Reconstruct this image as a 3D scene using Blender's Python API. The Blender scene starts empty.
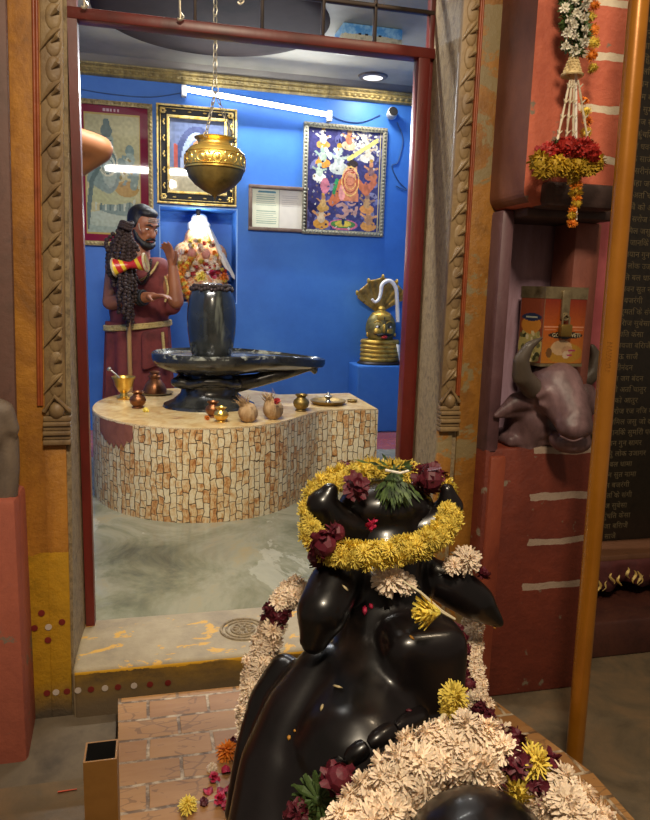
import bpy, bmesh, math, random
from mathutils import Vector, Matrix, Quaternion, noise
random.seed(7)
PI = math.pi
C = bpy.context.scene.collection

# ------------------------------------------------------------------ camera
FPX = 700.0
yaw, pit, rol = math.radians(13.8), math.radians(9.9), math.radians(1.7)
EYE = Vector((0, 0, .95))
FW = Vector((math.sin(yaw)*math.cos(pit), math.cos(yaw)*math.cos(pit), -math.sin(pit)))
R0 = FW.cross(Vector((0, 0, 1))).normalized(); U0 = R0.cross(FW)
UP = U0*math.cos(rol) - R0*math.sin(rol); RT = R0*math.cos(rol) + U0*math.sin(rol)
cd = bpy.data.cameras.new('camera'); cam = bpy.data.objects.new('camera', cd); C.objects.link(cam)
cam.matrix_world = Matrix(((RT.x, UP.x, -FW.x, 0), (RT.y, UP.y, -FW.y, 0), (RT.z, UP.z, -FW.z, EYE.z), (0, 0, 0, 1)))
cd.sensor_fit = 'HORIZONTAL'; cd.sensor_width = 36; cd.lens = 36*FPX/650; cd.clip_start = .02
bpy.context.scene.camera = cam

def P(px, py, Y):
    """point of the real place seen at a photo pixel, at distance Y into the scene"""
    d = FW + RT*((px-325)/FPX) - UP*((py-410)/FPX)
    return EYE + d*(Y/d.y)
def Pz(px, py, z):
    d = FW + RT*((px-325)/FPX) - UP*((py-410)/FPX)
    return EYE + d*((z-EYE.z)/d.z)

# ------------------------------------------------------------------ materials
def lin(h):
    if not isinstance(h, str): return tuple(h)+((1,) if len(h) == 3 else ())
    h = h.lstrip('#'); o = []
    for i in (0, 2, 4):
        c = int(h[i:i+2], 16)/255
        o.append(c/12.92 if c <= .04045 else ((c+.055)/1.055)**2.4)
    return tuple(o)+(1,)
MC = {}
class N:
    """small node-tree helper"""
    def __init__(s, name):
        s.m = bpy.data.materials.new(name); s.m.use_nodes = True
        s.t = s.m.node_tree; s.b = s.t.nodes['Principled BSDF']; s.tc = s.t.nodes.new('ShaderNodeTexCoord')
        s.o = s.t.nodes['Material Output']
    def n(s, k, **kw):
        x = s.t.nodes.new(k)
        for a, v in kw.items(): setattr(x, a, v)
        return x
    def l(s, a, b): s.t.links.new(a, b)
    def coord(s, scale=(1, 1, 1), out='Object'):
        mp = s.n('ShaderNodeMapping'); mp.inputs['Scale'].default_value = scale
        s.l(s.tc.outputs[out], mp.inputs[0]); return mp.outputs[0]
    def noise(s, vec, scale, detail=6, rough=.6, dist=0):
        x = s.n('ShaderNodeTexNoise'); x.inputs['Scale'].default_value = scale; x.inputs['Detail'].default_value = detail
        x.inputs['Roughness'].default_value = rough; x.inputs['Distortion'].default_value = dist
        s.l(vec, x.inputs['Vector']); return x.outputs[0]
    def ramp(s, fac, stops, interp='LINEAR'):
        r = s.n('ShaderNodeValToRGB'); r.color_ramp.interpolation = interp; e = r.color_ramp.elements
        while len(e) < len(stops): e.new(.5)
        for i, (p, c) in enumerate(stops): e[i].position = p; e[i].color = lin(c)
        s.l(fac, r.inputs[0]); return r.outputs[0]
    def mix(s, fac, a, b):
        x = s.n('ShaderNodeMix', data_type='RGBA')
        if isinstance(fac, (int, float)): x.inputs[0].default_value = fac
        else: s.l(fac, x.inputs[0])
        for v, k in ((a, 6), (b, 7)):
            if isinstance(v, (str, tuple)): x.inputs[k].default_value = lin(v)
            else: s.l(v, x.inputs[k])
        return x.outputs[2]
    def math(s, op, a, b=0):
        x = s.n('ShaderNodeMath', operation=op)
        for v, k in ((a, 0), (b, 1)):
            if isinstance(v, (int, float)): x.inputs[k].default_value = v
            else: s.l(v, x.inputs[k])
        return x.outputs[0]
    def bump(s, h, strength=.3, dist=.01):
        x = s.n('ShaderNodeBump'); x.inputs['Strength'].default_value = strength; x.inputs['Distance'].default_value = dist
        s.l(h, x.inputs['Height']); s.l(x.outputs[0], s.b.inputs['Normal'])
    def fin(s, col=None, rough=.5, metal=0, spec=.5, coat=0):
        if col is not None:
            if isinstance(col, (str, tuple)): s.b.inputs['Base Color'].default_value = lin(col)
            else: s.l(col, s.b.inputs['Base Color'])
        if isinstance(rough, (int, float)): s.b.inputs['Roughness'].default_value = rough
        else: s.l(rough, s.b.inputs['Roughness'])
        s.b.inputs['Metallic'].default_value = metal; s.b.inputs['Specular IOR Level'].default_value = spec
        s.b.inputs['Coat Weight'].default_value = coat
        return s.m
def pm(name, cols, scale=8, rough=.6, bump=.2, bscale=None, metal=0, spec=.5, coat=0, stretch=(1, 1, 1), dist=0, bd=.004, lo=.3, hi=.7, coord='Object', rnd=0):
    """noise-mottled material"""
    if name in MC: return MC[name]
    s = N(name); v = s.coord(stretch, coord)
    f = s.noise(v, scale, 8, .6, dist)
    k = len(cols); st = [(lo+(hi-lo)*i/max(1, k-1), c) for i, c in enumerate(cols)]
    col = s.ramp(f, st) if k > 1 else lin(cols[0])
    if rnd:
        oi = s.n('ShaderNodeObjectInfo'); hsv = s.n('ShaderNodeHueSaturation')
        s.l(s.math('ADD', s.math('MULTIPLY', oi.outputs['Random'], rnd), 1-rnd/2), hsv.inputs['Value'])
        if isinstance(col, tuple): hsv.inputs['Color'].default_value = col
        else: s.l(col, hsv.inputs['Color'])
        col = hsv.outputs[0]
    if bump: s.bump(s.noise(v, bscale or scale*4, 6, .6), bump, bd)
    MC[name] = s.fin(col, rough, metal, spec, coat); return MC[name]
def emis(name, col, st):
    s = N(name); s.b.inputs['Emission Color'].default_value = lin(col); s.b.inputs['Emission Strength'].default_value = st
    return s.fin(col, .5)
def attr_mat(name, rough=.5, coat=0, metal=0, spec=.5, bump=0):
    s = N(name); a = s.n('ShaderNodeAttribute', attribute_name='Col')
    if bump: s.bump(s.noise(s.coord(), 60, 4), bump, .002)
    return s.fin(a.outputs['Color'], rough, metal, spec, coat)

# ------------------------------------------------------------------ mesh helpers
def V(*a): return Vector(a)
class MB:
    def __init__(s): s.v = []; s.f = []; s.mi = []; s.mats = []; s.cur = 0
    def mat(s, m):
        if m not in s.mats: s.mats.append(m)
        s.cur = s.mats.index(m); return s
    def add(s, vs, fs):
        k = len(s.v); s.v += [Vector(x) for x in vs]
        for f in fs: s.f.append([k+i for i in f]); s.mi.append(s.cur)
        return s
    def box(s, a, b, M=None):
        x0, y0, z0 = a; x1, y1, z1 = b
        vs = [V(x, y, z) for x in (x0, x1) for y in (y0, y1) for z in (z0, z1)]
        if M: vs = [M @ v for v in vs]
        return s.add(vs, [(0, 1, 3, 2), (4, 6, 7, 5), (0, 4, 5, 1), (2, 3, 7, 6), (0, 2, 6, 4), (1, 5, 7, 3)])
    def rbox(s, a, b, r=.01, M=None, seg=2):
        bm = bmesh.new(); bmesh.ops.create_cube(bm, size=1)
        c = (Vector(a)+Vector(b))/2; d = Vector(b)-Vector(a)
        for v in bm.verts: v.co = Vector((v.co.x*d.x, v.co.y*d.y, v.co.z*d.z))+c
        bmesh.ops.bevel(bm, geom=bm.edges[:], offset=r, segments=seg, affect='EDGES', profile=.5)
        return s.frombm(bm, M)
    def frombm(s, bm, M=None):
        bm.verts.index_update(); vs = [(M @ v.co if M else v.co.copy()) for v in bm.verts]
        fs = [[v.index for v in f.verts] for f in bm.faces]; bm.free(); return s.add(vs, fs)
    def tube(s, pts, r, n=10, cap=True, closed=False, flat=1):
        pts = [Vector(p) for p in pts]; k = len(pts); rs = r if isinstance(r, (list, tuple)) else [r]*k
        vs = []; up = None
        for i, p in enumerate(pts):
            if closed: t = pts[(i+1) % k]-pts[i-1]
            else: t = pts[min(i+1, k-1)]-pts[max(i-1, 0)]
            t = t.normalized() if t.length > 1e-9 else V(0, 0, 1)
            if up is None: up = t.orthogonal().normalized()
            else:
                up = up - t*up.dot(t); up = up.normalized() if up.length > 1e-6 else t.orthogonal().normalized()
            w = t.cross(up)
            for j in range(n):
                a = 2*PI*j/n; vs.append(p+(up*math.cos(a)*flat+w*math.sin(a))*rs[i])
        fs = []
        for i in range(k if closed else k-1):
            for j in range(n):
                a, b = i*n+j, i*n+(j+1) % n; i2 = (i+1) % k
                fs.append((a, b, i2*n+(j+1) % n, i2*n+j))
        if cap and not closed: fs += [tuple(range(n))[::-1], tuple(range((k-1)*n, k*n))]
        return s.add(vs, fs)
    def lathe(s, prof, c=(0, 0, 0), n=32, M=None, sx=1, sy=1, cap=True):
        c = Vector(c); vs = []
        for r, z in prof:
            for j in range(n):
                a = 2*PI*j/n; v = V(r*math.cos(a)*sx, r*math.sin(a)*sy, z); vs.append((M @ v if M else v)+c)
        fs = []
        for i in range(len(prof)-1):
            for j in range(n): fs.append((i*n+j, i*n+(j+1) % n, (i+1)*n+(j+1) % n, (i+1)*n+j))
        if cap and prof[0][0] > 1e-5: fs.append(tuple(range(n))[::-1])
        if cap and prof[-1][0] > 1e-5: fs.append(tuple(range((len(prof)-1)*n, len(prof)*n)))
        return s.add(vs, fs)
    def ell(s, c, r, M=None, n=16, m=10):
        c = Vector(c); r = (r, r, r) if isinstance(r, (int, float)) else r
        vs = []; fs = []
        for i in range(m+1):
            t = PI*i/m
            for j in range(n):
                a = 2*PI*j/n; v = V(r[0]*math.sin(t)*math.cos(a), r[1]*math.sin(t)*math.sin(a), r[2]*math.cos(t))
                vs.append((M @ v if M else v)+c)
        for i in range(m):
            for j in range(n): fs.append((i*n+j, (i+1)*n+j, (i+1)*n+(j+1) % n, i*n+(j+1) % n))
        return s.add(vs, fs)
    def prism(s, poly, z0, z1, M=None):
        n = len(poly); vs = [V(x, y, z0) for x, y in poly]+[V(x, y, z1) for x, y in poly]
        if M: vs = [M @ v for v in vs]
        return s.add(vs, [tuple(range(n))[::-1], tuple(range(n, 2*n))]+[(i, (i+1) % n, n+(i+1) % n, n+i) for i in range(n)])
    def torus(s, c, R, r, M=None, n=24, m=8):
        M = M or Matrix.Identity(3)
        pts = [Vector(c)+M @ V(R*math.cos(2*PI*i/n), R*math.sin(2*PI*i/n), 0) for i in range(n)]
        return s.tube(pts, r, m, closed=True)
    def build(s, name, mat=None, parent=None, smooth=True, angle=40):
        if mat is not None and not s.mats: s.mats = [mat]
        off = parent_world(parent)
        me = bpy.data.meshes.new(name); me.from_pydata([v-off for v in s.v], [], s.f)
        for m in s.mats: me.materials.append(m)
        me.polygons.foreach_set('material_index', s.mi)
        bm = bmesh.new(); bm.from_mesh(me)
        bmesh.ops.remove_doubles(bm, verts=bm.verts, dist=1e-6)
        bmesh.ops.recalc_face_normals(bm, faces=bm.faces); bm.to_mesh(me); bm.free()
        if smooth:
            me.shade_smooth()
            try: me.set_sharp_from_angle(angle=math.radians(angle))
            except Exception: pass
        o = bpy.data.objects.new(name, me); C.objects.link(o)
        if parent: o.parent = parent
        return o
WL = {}
def parent_world(p):
    v = V(0, 0, 0)
    while p: v = v+p.location; p = p.parent
    return v
def tag(o, label=None, cat=None, group=None, kind=None):
    if label: o['label'] = label
    if cat: o['category'] = cat
    if group: o['group'] = group
    if kind: o['kind'] = kind
    return o
def thing(name, loc, label, cat, group=None):
    o = bpy.data.objects.new(name, None); C.objects.link(o); o.location = Vector(loc); o.empty_display_size = .05
    return tag(o, label, cat, group)
def struct(o): o['kind'] = 'structure'; return o
def dup(o, loc=None, rot=None, scale=None, parent=None):
    c = o.copy(); C.objects.link(c); c.parent = parent
    if loc is not None: c.location = loc
    if rot is not None: c.rotation_euler = rot
    if scale is not None: c.scale = (scale,)*3 if isinstance(scale, (int, float)) else scale
    for ch in list(o.children): dup(ch, parent=c)
    return c
def modbake(o, mods):
    """apply modifiers and keep the result as plain mesh"""
    for k, kw in mods:
        m = o.modifiers.new(k, k)
        for a, v in kw.items(): setattr(m, a, v)
    dg = bpy.context.evaluated_depsgraph_get(); me = bpy.data.meshes.new_from_object(o.evaluated_get(dg))
    o.modifiers.clear(); old = o.data; o.data = me; me.name = o.name; bpy.data.meshes.remove(old)
    o.data.shade_smooth(); return o
def blob(name, prims, mat, parent=None, vox=.006, it=6, disp=None):
    """one continuous body grown from overlapping tapered limbs and masses"""
    b = MB()
    for p in prims:
        if p[0] == 's': b.ell(p[1], p[2], p[3] if len(p) > 3 else None, 20, 12)
        elif p[0] == 'c':
            a, c, r0, r1 = Vector(p[1]), Vector(p[2]), p[3], p[4]; pts = []; rs = []
            d = (c-a).normalized()
            for t in (-1, -.8, -.5, 0): pts.append(a+d*r0*t); rs.append(max(r0*math.sqrt(max(0, 1-t*t)), 1e-4))
            for t in (0, .5, .8, 1): pts.append(c+d*r1*t); rs.append(max(r1*math.sqrt(max(0, 1-t*t)), 1e-4))
            b.tube(pts, rs, 14)
        elif p[0] == 'ch':
            pts = p[1]; rs = p[2]
            for i in range(len(pts)-1):
                a, c, r0, r1 = Vector(pts[i]), Vector(pts[i+1]), rs[i], rs[i+1]
                b.tube([a, c], [r0, r1], 14); b.ell(a, r0, None, 14, 8); b.ell(c, r1, None, 14, 8)
        elif p[0] == 'b': b.rbox(p[1], p[2], p[3], p[4] if len(p) > 4 else None, 3)
    o = b.build(name, mat, parent)
    o.data.materials.clear(); o.data.materials.append(mat)
    modbake(o, [('REMESH', dict(mode='VOXEL', voxel_size=vox, use_smooth_shade=True)), ('SMOOTH', dict(factor=.5, iterations=it))])
    if not o.data.materials: o.data.materials.append(mat)
    if disp:
        for v in o.data.vertices: v.co = disp(v.co)
    return o
def ringpts(f, n): return [f(i/(n-1)) for i in range(n)]
def spline(pts, n=8, closed=False):
    pts = [Vector(p) for p in pts]; k = len(pts); out = []
    rng = k if closed else k-1
    for i in range(rng):
        if closed: a, b, c, d = pts[i-1], pts[i], pts[(i+1) % k], pts[(i+2) % k]
        else: a, b, c, d = pts[max(i-1, 0)], pts[i], pts[i+1], pts[min(i+2, k-1)]
        for j in range(n):
            t = j/n; out.append(.5*((2*b)+(c-a)*t+(2*a-5*b+4*c-d)*t*t+(3*b-a-3*c+d)*t**3))
    if not closed: out.append(pts[-1])
    return out
def chain_mb(b, p0, p1, L=.012, r=.0013):
    p0 = Vector(p0); p1 = Vector(p1); d = p1-p0; n = max(1, int(d.length/(L*1.5))); t = d.normalized(); u = t.orthogonal().normalized(); w = t.cross(u)
    for i in range(n):
        c = p0+d*((i+.5)/n); s_ = u if i % 2 else w
        pts = [c+t*(L*math.cos(2*PI*j/8))+s_*(L*.45*math.sin(2*PI*j/8)) for j in range(8)]
        b.tube(pts, r, 5, closed=True)
    return b
def text_mb(b, txt, size, M, depth=.0004, align='CENTER', space=1.0, line=1.0):
    cu = bpy.data.curves.new('t', 'FONT'); cu.body = txt; cu.size = size; cu.extrude = depth; cu.align_x = align; cu.align_y = 'CENTER'
    cu.resolution_u = 2; cu.space_character = space; cu.space_line = line
    o = bpy.data.objects.new('t', cu); C.objects.link(o)
    dg = bpy.context.evaluated_depsgraph_get(); me = bpy.data.meshes.new_from_object(o.evaluated_get(dg))
    b.add([M @ v.co for v in me.vertices], [tuple(p.vertices) for p in me.polygons])
    bpy.data.objects.remove(o); bpy.data.curves.remove(cu); bpy.data.meshes.remove(me)
    return b
def frameM(o, x, y):
    """4x4 with local x,y axes in the plane and z = x cross y"""
    x = Vector(x).normalized(); y = Vector(y).normalized(); z = x.cross(y)
    return Matrix(((x.x, y.x, z.x, o[0]), (x.y, y.y, z.y, o[1]), (x.z, y.z, z.z, o[2]), (0, 0, 0, 1)))

class Paint:
    """a painted picture: shapes laid over each other on a fine grid"""
    def __init__(s, w, h, bg): s.w = w; s.h = h; s.ops = [lambda u, v, c: lin(bg) if isinstance(bg, str) else bg(u, v)]
    def e(s, cx, cy, rx, ry, col, a=0, ring=0):
        ca, sa = math.cos(a), math.sin(a); k = lin(col)
        def f(u, v, c):
            x, y = u-cx, v-cy; x, y = x*ca+y*sa, -x*sa+y*ca; d = (x/rx)**2+(y/ry)**2
            return k if d < 1 and d >= ring else c
        s.ops.append(f); return s
    def r(s, x0, y0, x1, y1, col):
        k = lin(col); s.ops.append(lambda u, v, c: k if x0 <= u <= x1 and y0 <= v <= y1 else c); return s
    def s_(s, pts, wd, col):
        k = lin(col)
        def f(u, v, c):
            for (x0, y0), (x1, y1) in zip(pts, pts[1:]):
                dx, dy = x1-x0, y1-y0; t = max(0, min(1, ((u-x0)*dx+(v-y0)*dy)/(dx*dx+dy*dy+1e-12)))
                if (u-x0-t*dx)**2+(v-y0-t*dy)**2 < wd*wd: return k
            return c
        s.ops.append(f); return s
    def p(s, poly, col):
        k = lin(col); n = len(poly)
        def f(u, v, c):
            ins = False; j = n-1
            for i in range(n):
                xi, yi = poly[i]; xj, yj = poly[j]
                if (yi > v) != (yj > v) and u < (xj-xi)*(v-yi)/(yj-yi)+xi: ins = not ins
                j = i
            return k if ins else c
        s.ops.append(f); return s
    def nz(s, sc, amt, seed=0):
        def f(u, v, c):
            q = 1+amt*noise.noise(V(u*sc, v*sc, seed)); return (c[0]*q, c[1]*q, c[2]*q, 1)
        s.ops.append(f); return s
    def panel(s, name, M, nx, ny, mat, parent, thick=.002):
        off = parent_world(parent); vs = []; fs = []
        for j in range(ny+1):
            for i in range(nx+1): vs.append(M @ V(s.w*i/nx, s.h*j/ny, 0)-off)
        cols = []
        for j in range(ny):
            for i in range(nx):
                a = j*(nx+1)+i; fs.append((a, a+1, a+nx+2, a+nx+1))
                u, v = (i+.5)/nx*s.w, (j+.5)/ny*s.h; c = (0, 0, 0, 1)
                for op in s.ops: c = op(u, v, c)
                cols.append(c)
        k = len(vs); vs += [M @ V(x, y, -thick)-off for x, y in ((0, 0), (s.w, 0), (s.w, s.h), (0, s.h))]
        c4 = [0, nx, (nx+1)*(ny+1)-1, (nx+1)*ny]
        fs.append((k+3, k+2, k+1, k))
        fs.append(tuple(range(nx, -1, -1))+(k, k+1)); fs.append(tuple(range(c4[3], c4[2]+1))+(k+2, k+3))
        fs.append(tuple(j*(nx+1) for j in range(ny+1))+(k+3, k)); fs.append(tuple(j*(nx+1)+nx for j in range(ny, -1, -1))+(k+1, k+2))
        me = bpy.data.meshes.new(name); me.from_pydata(vs, [], fs); me.materials.append(mat)
        ca = me.color_attributes.new('Col', 'FLOAT_COLOR', 'CORNER')
        for p in me.polygons:
            c = cols[p.index] if p.index < len(cols) else (.2, .15, .1, 1)
            for l in p.loop_indices: ca.data[l].color = c
        o = bpy.data.objects.new(name, me); C.objects.link(o)
        if parent: o.parent = parent
        return o

# ------------------------------------------------------------------ common materials
M_brass = pm('brass', ['#b98a2e', '#e0b85a', '#a8761f'], 9, .28, .05, 60, .85)
M_brass_old = pm('old_brass', ['#5f4a22', '#8d7238', '#4c3b1c'], 8, .42, .2, 50, .7)
M_copper = pm('tarnished_copper', ['#5b331d', '#8a5630', '#3f2415'], 12, .38, .2, 60, .75)
M_gold = pm('gilt_paint', ['#8a6a2c', '#d9b255', '#f0d488', '#6f5220'], 26, .4, .5, 90, .4)
M_red = pm('red_oxide_paint', ['#431410', '#5c1a14', '#6c211a', '#4a1612'], 7, .38, .15, 30, stretch=(1, 1, .4))
M_blackstone = pm('polished_black_stone', ['#0b0909', '#161112', '#0a0808', '#241a15'], 5, .3, .06, 20, coat=.12, spec=.45)
M_lingam = pm('wet_dark_stone', ['#121211', '#242422', '#3c3b35', '#161614'], 7, .25, .12, 24, coat=.2)
M_white = pm('white_plastic', ['#e8e6e0'], 3, .4, 0)
M_dark = pm('dark_metal', ['#26201c', '#3a2c24'], 20, .45, .1, 40, .5)
M_skin = pm('brown_skin', ['#8a5236', '#a0643f'], 6, .5, .06, 80)
M_skin2 = pm('light_brown_skin', ['#96603e', '#a8734c'], 5, .5, .04, 80)
M_maroon = pm('maroon_cloth', ['#56201e', '#742e2a', '#481a18'], 10, .8, .3, 50)
M_black = pm('black_matte', ['#0c0b0b', '#161312'], 20, .6, .1)

# ------------------------------------------------------------------ sanctum room
YW = 4.66; ZC = 2.25; XR = 1.68; XL = -1.0
def ceil_side():
    return pm('grey_cove_plaster', ['#7c7468', '#948c7c'], 4, .7, .1)
def wall_blue():
    s = N('blue_wall_paint'); v = s.coord()
    c = s.ramp(s.noise(v, 2.2, 8, .65), [(.3, '#2a62b2'), (.5, '#336fc0'), (.72, '#427eca')])
    c2 = s.mix(s.ramp(s.noise(v, 14, 8, .7), [(.68, '#000000'), (.76, '#ffffff')]), c, '#6c9ccc')
    s.bump(s.noise(v, 30, 5), .12, .004); return s.fin(c2, .55)
M_blue = wall_blue()
# back wall with a niche cut in it
n0 = P(160, 206, YW); n1 = P(236, 303, YW); NX0, NX1, NZ0, NZ1 = n0.x, n1.x, n1.z, n0.z
b = MB()
b.box((XL, YW, 0), (NX0, YW+.32, ZC)).box((NX1, YW, 0), (XR, YW+.32, ZC)).box((NX0, YW, 0), (NX1, YW+.32, NZ0)).box((NX0, YW, NZ1), (NX1, YW+.32, ZC))
b.box((NX0, YW+.3, NZ0), (NX1, YW+.32, NZ1))
struct(b.build('wall_back', M_blue, smooth=False))
struct(MB().box((XR, 2.0, 0), (XR+.1, YW+.3, ZC)).build('wall_right', M_blue, smooth=False))
struct(MB().box((XL-.1, 1.9, 0), (XL, YW+.3, ZC)).build('wall_left', M_blue, smooth=False))
# pale line of the niche edge
b = MB(); e = .006
for a, c in (((NX0-e, NZ0), (NX0, NZ1+e)), ((NX1, NZ0), (NX1+e, NZ1+e)), ((NX0, NZ1), (NX1, NZ1+e)), ((NX0-e, NZ0-e), (NX1+e, NZ0))):
    b.box((a[0], YW-.004, a[1]), (c[0], YW, c[1]))
struct(b.build('trim_1', pm('pale_blue_edge', ['#8fb8ea'], 5, .5, 0), smooth=False))
# ceiling
def ceil_mat():
    s = N('ceiling_paint'); v = s.coord()
    c = s.ramp(s.noise(v, 1.6, 6, .6), [(.32, '#8c8a78'), (.48, '#a8a18a'), (.62, '#bab094')])
    s.bump(s.noise(v, 10, 5), .1, .01); return s.fin(c, .7)
struct(MB().box((XL, 1.9, ZC), (XR, YW+.3, ZC+.1)).build('ceiling', ceil_mat(), smooth=False))
# round brown medallion painted low on the ceiling
md = [Pz(x, y, ZC) for x, y in ((96, 25), (168, 47), (200, 56), (230, 58), (262, 54), (292, 46), (322, 36), (333, 18))]
cxm = .33; cym = 3.62; 
cent = V(.36, 3.72, ZC)
b = MB().lathe([(0.001, -.012), (.50, -.012), (.56, -.01), (.58, 0), (.55, .0)], (.30, 3.78, ZC), 64, sx=1, sy=1)
medal = b.build('ceiling_medallion', pm('brown_distemper', ['#30231f', '#3c2e2a', '#281e1c'], 3, .9, .2, 9, spec=.1), smooth=True)
struct(medal); medal.name = 'trim_2'
# gilt cornice with a carved profile
b = MB(); z0 = 2.154; 
prof = [(0, z0), (.02, z0), (.034, z0+.008), (.03, z0+.02), (.05, z0+.034), (.048, z0+.044), (.07, z0+.052), (.07, z0+.06), (0, z0+.06)]
n = len(prof)
vs = [V(x, YW-d, z) for x in (XL, XR) for d, z in prof]
b.add(vs, [(i, (i+1) % n, n+(i+1) % n, n+i) for i in range(n)]+[tuple(range(n)), tuple(range(n, 2*n))])
x = XL+.03
while x < XR-.02:
    b.ell((x, YW-.038, z0+.027), (.014, .008, .011), None, 8, 6); b.ell((x+.02, YW-.056, z0+.048), (.01, .006, .005), None, 6, 5); x += .04
cv = MB(); vs = [V(x_, YW-d, z) for x_ in (XL, XR) for d, z in ((0, z0+.06), (.06, z0+.06), (.10, ZC), (0, ZC))]
cv.add(vs, [(0, 1, 5, 4), (1, 2, 6, 5), (2, 3, 7, 6), (3, 0, 4, 7), (0, 1, 2, 3), (4, 5, 6, 7)]); struct(cv.build('trim_27', ceil_side(), smooth=False))
def gold_band():
    s = N('gilt_cornice'); v = s.coord((3, 1, 1))
    c = s.ramp(s.noise(v, 9, 8, .7), [(.3, '#6c5c3c'), (.5, '#94804c'), (.68, '#b8a060')])
    s.bump(s.noise(v, 40, 5), .4, .005); return s.fin(c, .6, .1)
struct(b.build('trim_3', gold_band(), smooth=True))
# floor of the sanctum: wet grey stone, red painted border by the wall
def floor_mat():
    s = N('wet_grey_floor'); v = s.coord()
    c = s.ramp(s.noise(v, 2.4, 9, .68, 1.0), [(.32, '#56584a'), (.44, '#77765f'), (.56, '#8f8c76'), (.68, '#9a8a66')])
    pale = s.ramp(s.noise(s.coord((1, .45, 1)), 3.2, 8, .68, .8), [(.6, '#000000'), (.62, '#ffffff')])
    c = s.mix(s.math('MULTIPLY', pale, .45), c, '#b8b4a0')
    sp = s.n('ShaderNodeSeparateXYZ'); s.l(s.tc.outputs['Object'], sp.inputs[0])
    wob = s.math('ADD', sp.outputs[1], s.math('MULTIPLY', s.noise(v, 3), .3))
    far = s.math('MULTIPLY', s.math('GREATER_THAN', wob, 4.05), .8)
    c = s.mix(far, c, '#a04038')
    s.bump(s.noise(v, 5, 6), .18, .012)
    r = s.ramp(s.noise(v, 2.6, 5), [(.35, '#202020'), (.65, '#6a6a6a')])
    return s.fin(c, r, 0, .5)
struct(MB().prism([(XL, 1.99), (-.3, 1.99), (-.3, 1.85), (.8, 1.85), (.8, 1.99), (XR, 1.99), (XR, YW+.3), (XL, YW+.3)], -.1, 0).build('floor', floor_mat(), smooth=False))
# blue masonry ledge under the face idol
lx0 = P(357, 400, 4.42).x; LZ = P(380, 366, 4.42).z
struct(MB().rbox((lx0, 4.42, 0), (XR, YW, LZ), .008).build('trim_4', M_blue, smooth=False))

# ------------------------------------------------------------------ stone mats for the door wall
def stone(name, cols, paint=None, pz=None, sc=6, bump=.5, rough=.75, patch=None, stretch=(1, 1, .5)):
    s = N(name); v = s.coord()
    c = s.ramp(s.noise(s.coord(stretch), sc, 10, .7, .4), [(.28+.44*i/(len(cols)-1), k) for i, k in enumerate(cols)])
    if patch:
        c = s.mix(s.ramp(s.noise(v, patch[1], 8, .7, .5), [(patch[2], '#000000'), (patch[2]+.03, '#ffffff')]), c, patch[0])
    if paint:
        sp = s.n('ShaderNodeSeparateXYZ'); s.l(s.tc.outputs['Object'], sp.inputs[0])
        zz = s.math('ADD', sp.outputs[2], s.math('MULTIPLY', s.math('SUBTRACT', s.noise(v, 12), .5), .05))
        m = s.math('LESS_THAN', zz, pz)
        pc = s.ramp(s.noise(v, 14, 9, .72), [(.3, '#8d6a10'), (.45, paint), (.7, '#c8961c')])
        c = s.mix(m, c, pc)
        c = s.mix(s.ramp(s.math('ADD', zz, .5), [(.44, '#ffffff'), (.52, '#000000')]), c, '#5e5242')
    s.bump(s.noise(v, sc*5, 8, .7), bump, .006)
    return s.fin(c, rough)
M_ochre = stone('ochre_plaster', ['#5a3a18', '#935f1e', '#b47a26', '#7a5428'], '#b3861a', P(50, 556, 1.6).z, 7, .7, .55)
M_ochreR = stone('ochre_plaster_plain', ['#4e3314', '#84561c', '#a06c26', '#6b4820'], None, None, 7, .7, .5, patch=('#85734e', 7, .53))
M_grey = stone('grey_stone', ['#54442f', '#7d6c52', '#a08c6a', '#5e4c36'], None, None, 70, .7, .5, stretch=(1, 1, .8))
M_carve = stone('carved_brown_stone', ['#5a4632', '#7a6244', '#8f7650', '#5e4630'], None, None, 12, .35, .45)
M_purple = stone('purple_brown_plaster', ['#3f2a2c', '#5a3c40', '#6e5054', '#4a3030'], None, None, 5, .3, .5)
M_bead = pm('red_brown_bead', ['#7a3518', '#93481f', '#6a2f18'], 12, .45, .3, 40)
FY = 1.62  # front plane of the carved surround
ZT = 2.4
# masonry of the door wall, behind the carving
b = MB()
b.box((-1.1, 1.72, -.14), (-.215, 1.9, ZT)).box((.73, 1.72, -.14), (1.2, 1.9, ZT)).box((-.215, 1.72, 2.0), (.73, 1.9, ZT))
struct(b.build('wall_front', M_purple, smooth=False))
# reveals of grey stone
JL0, JL1 = -.2, -.186      # left reveal front/back x
b = MB()
b.add([V(JL0, FY, -.12), V(JL1, 1.87, -.12), V(-.3, 1.87, -.12), V(-.3, FY, -.12), V(JL0, FY, ZT), V(JL1, 1.87, ZT), V(-.3, 1.87, ZT), V(-.3, FY, ZT)],
      [(0, 1, 2, 3), (4, 5, 6, 7), (0, 1, 5, 4), (1, 2, 6, 5), (2, 3, 7, 6), (3, 0, 4, 7)])
struct(b.build('trim_5', M_grey, smooth=False))
b = MB()
b.add([V(.693, FY, -.12), V(.715, 1.87, -.12), V(.78, 1.87, -.12), V(.78, FY, -.12), V(.693, FY, ZT), V(.715, 1.87, ZT), V(.78, 1.87, ZT), V(.78, FY, ZT)],
      [(0, 1, 2, 3), (4, 5, 6, 7), (0, 1, 5, 4), (1, 2, 6, 5), (2, 3, 7, 6), (3, 0, 4, 7)])
struct(b.build('trim_6', M_grey, smooth=False))

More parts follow.
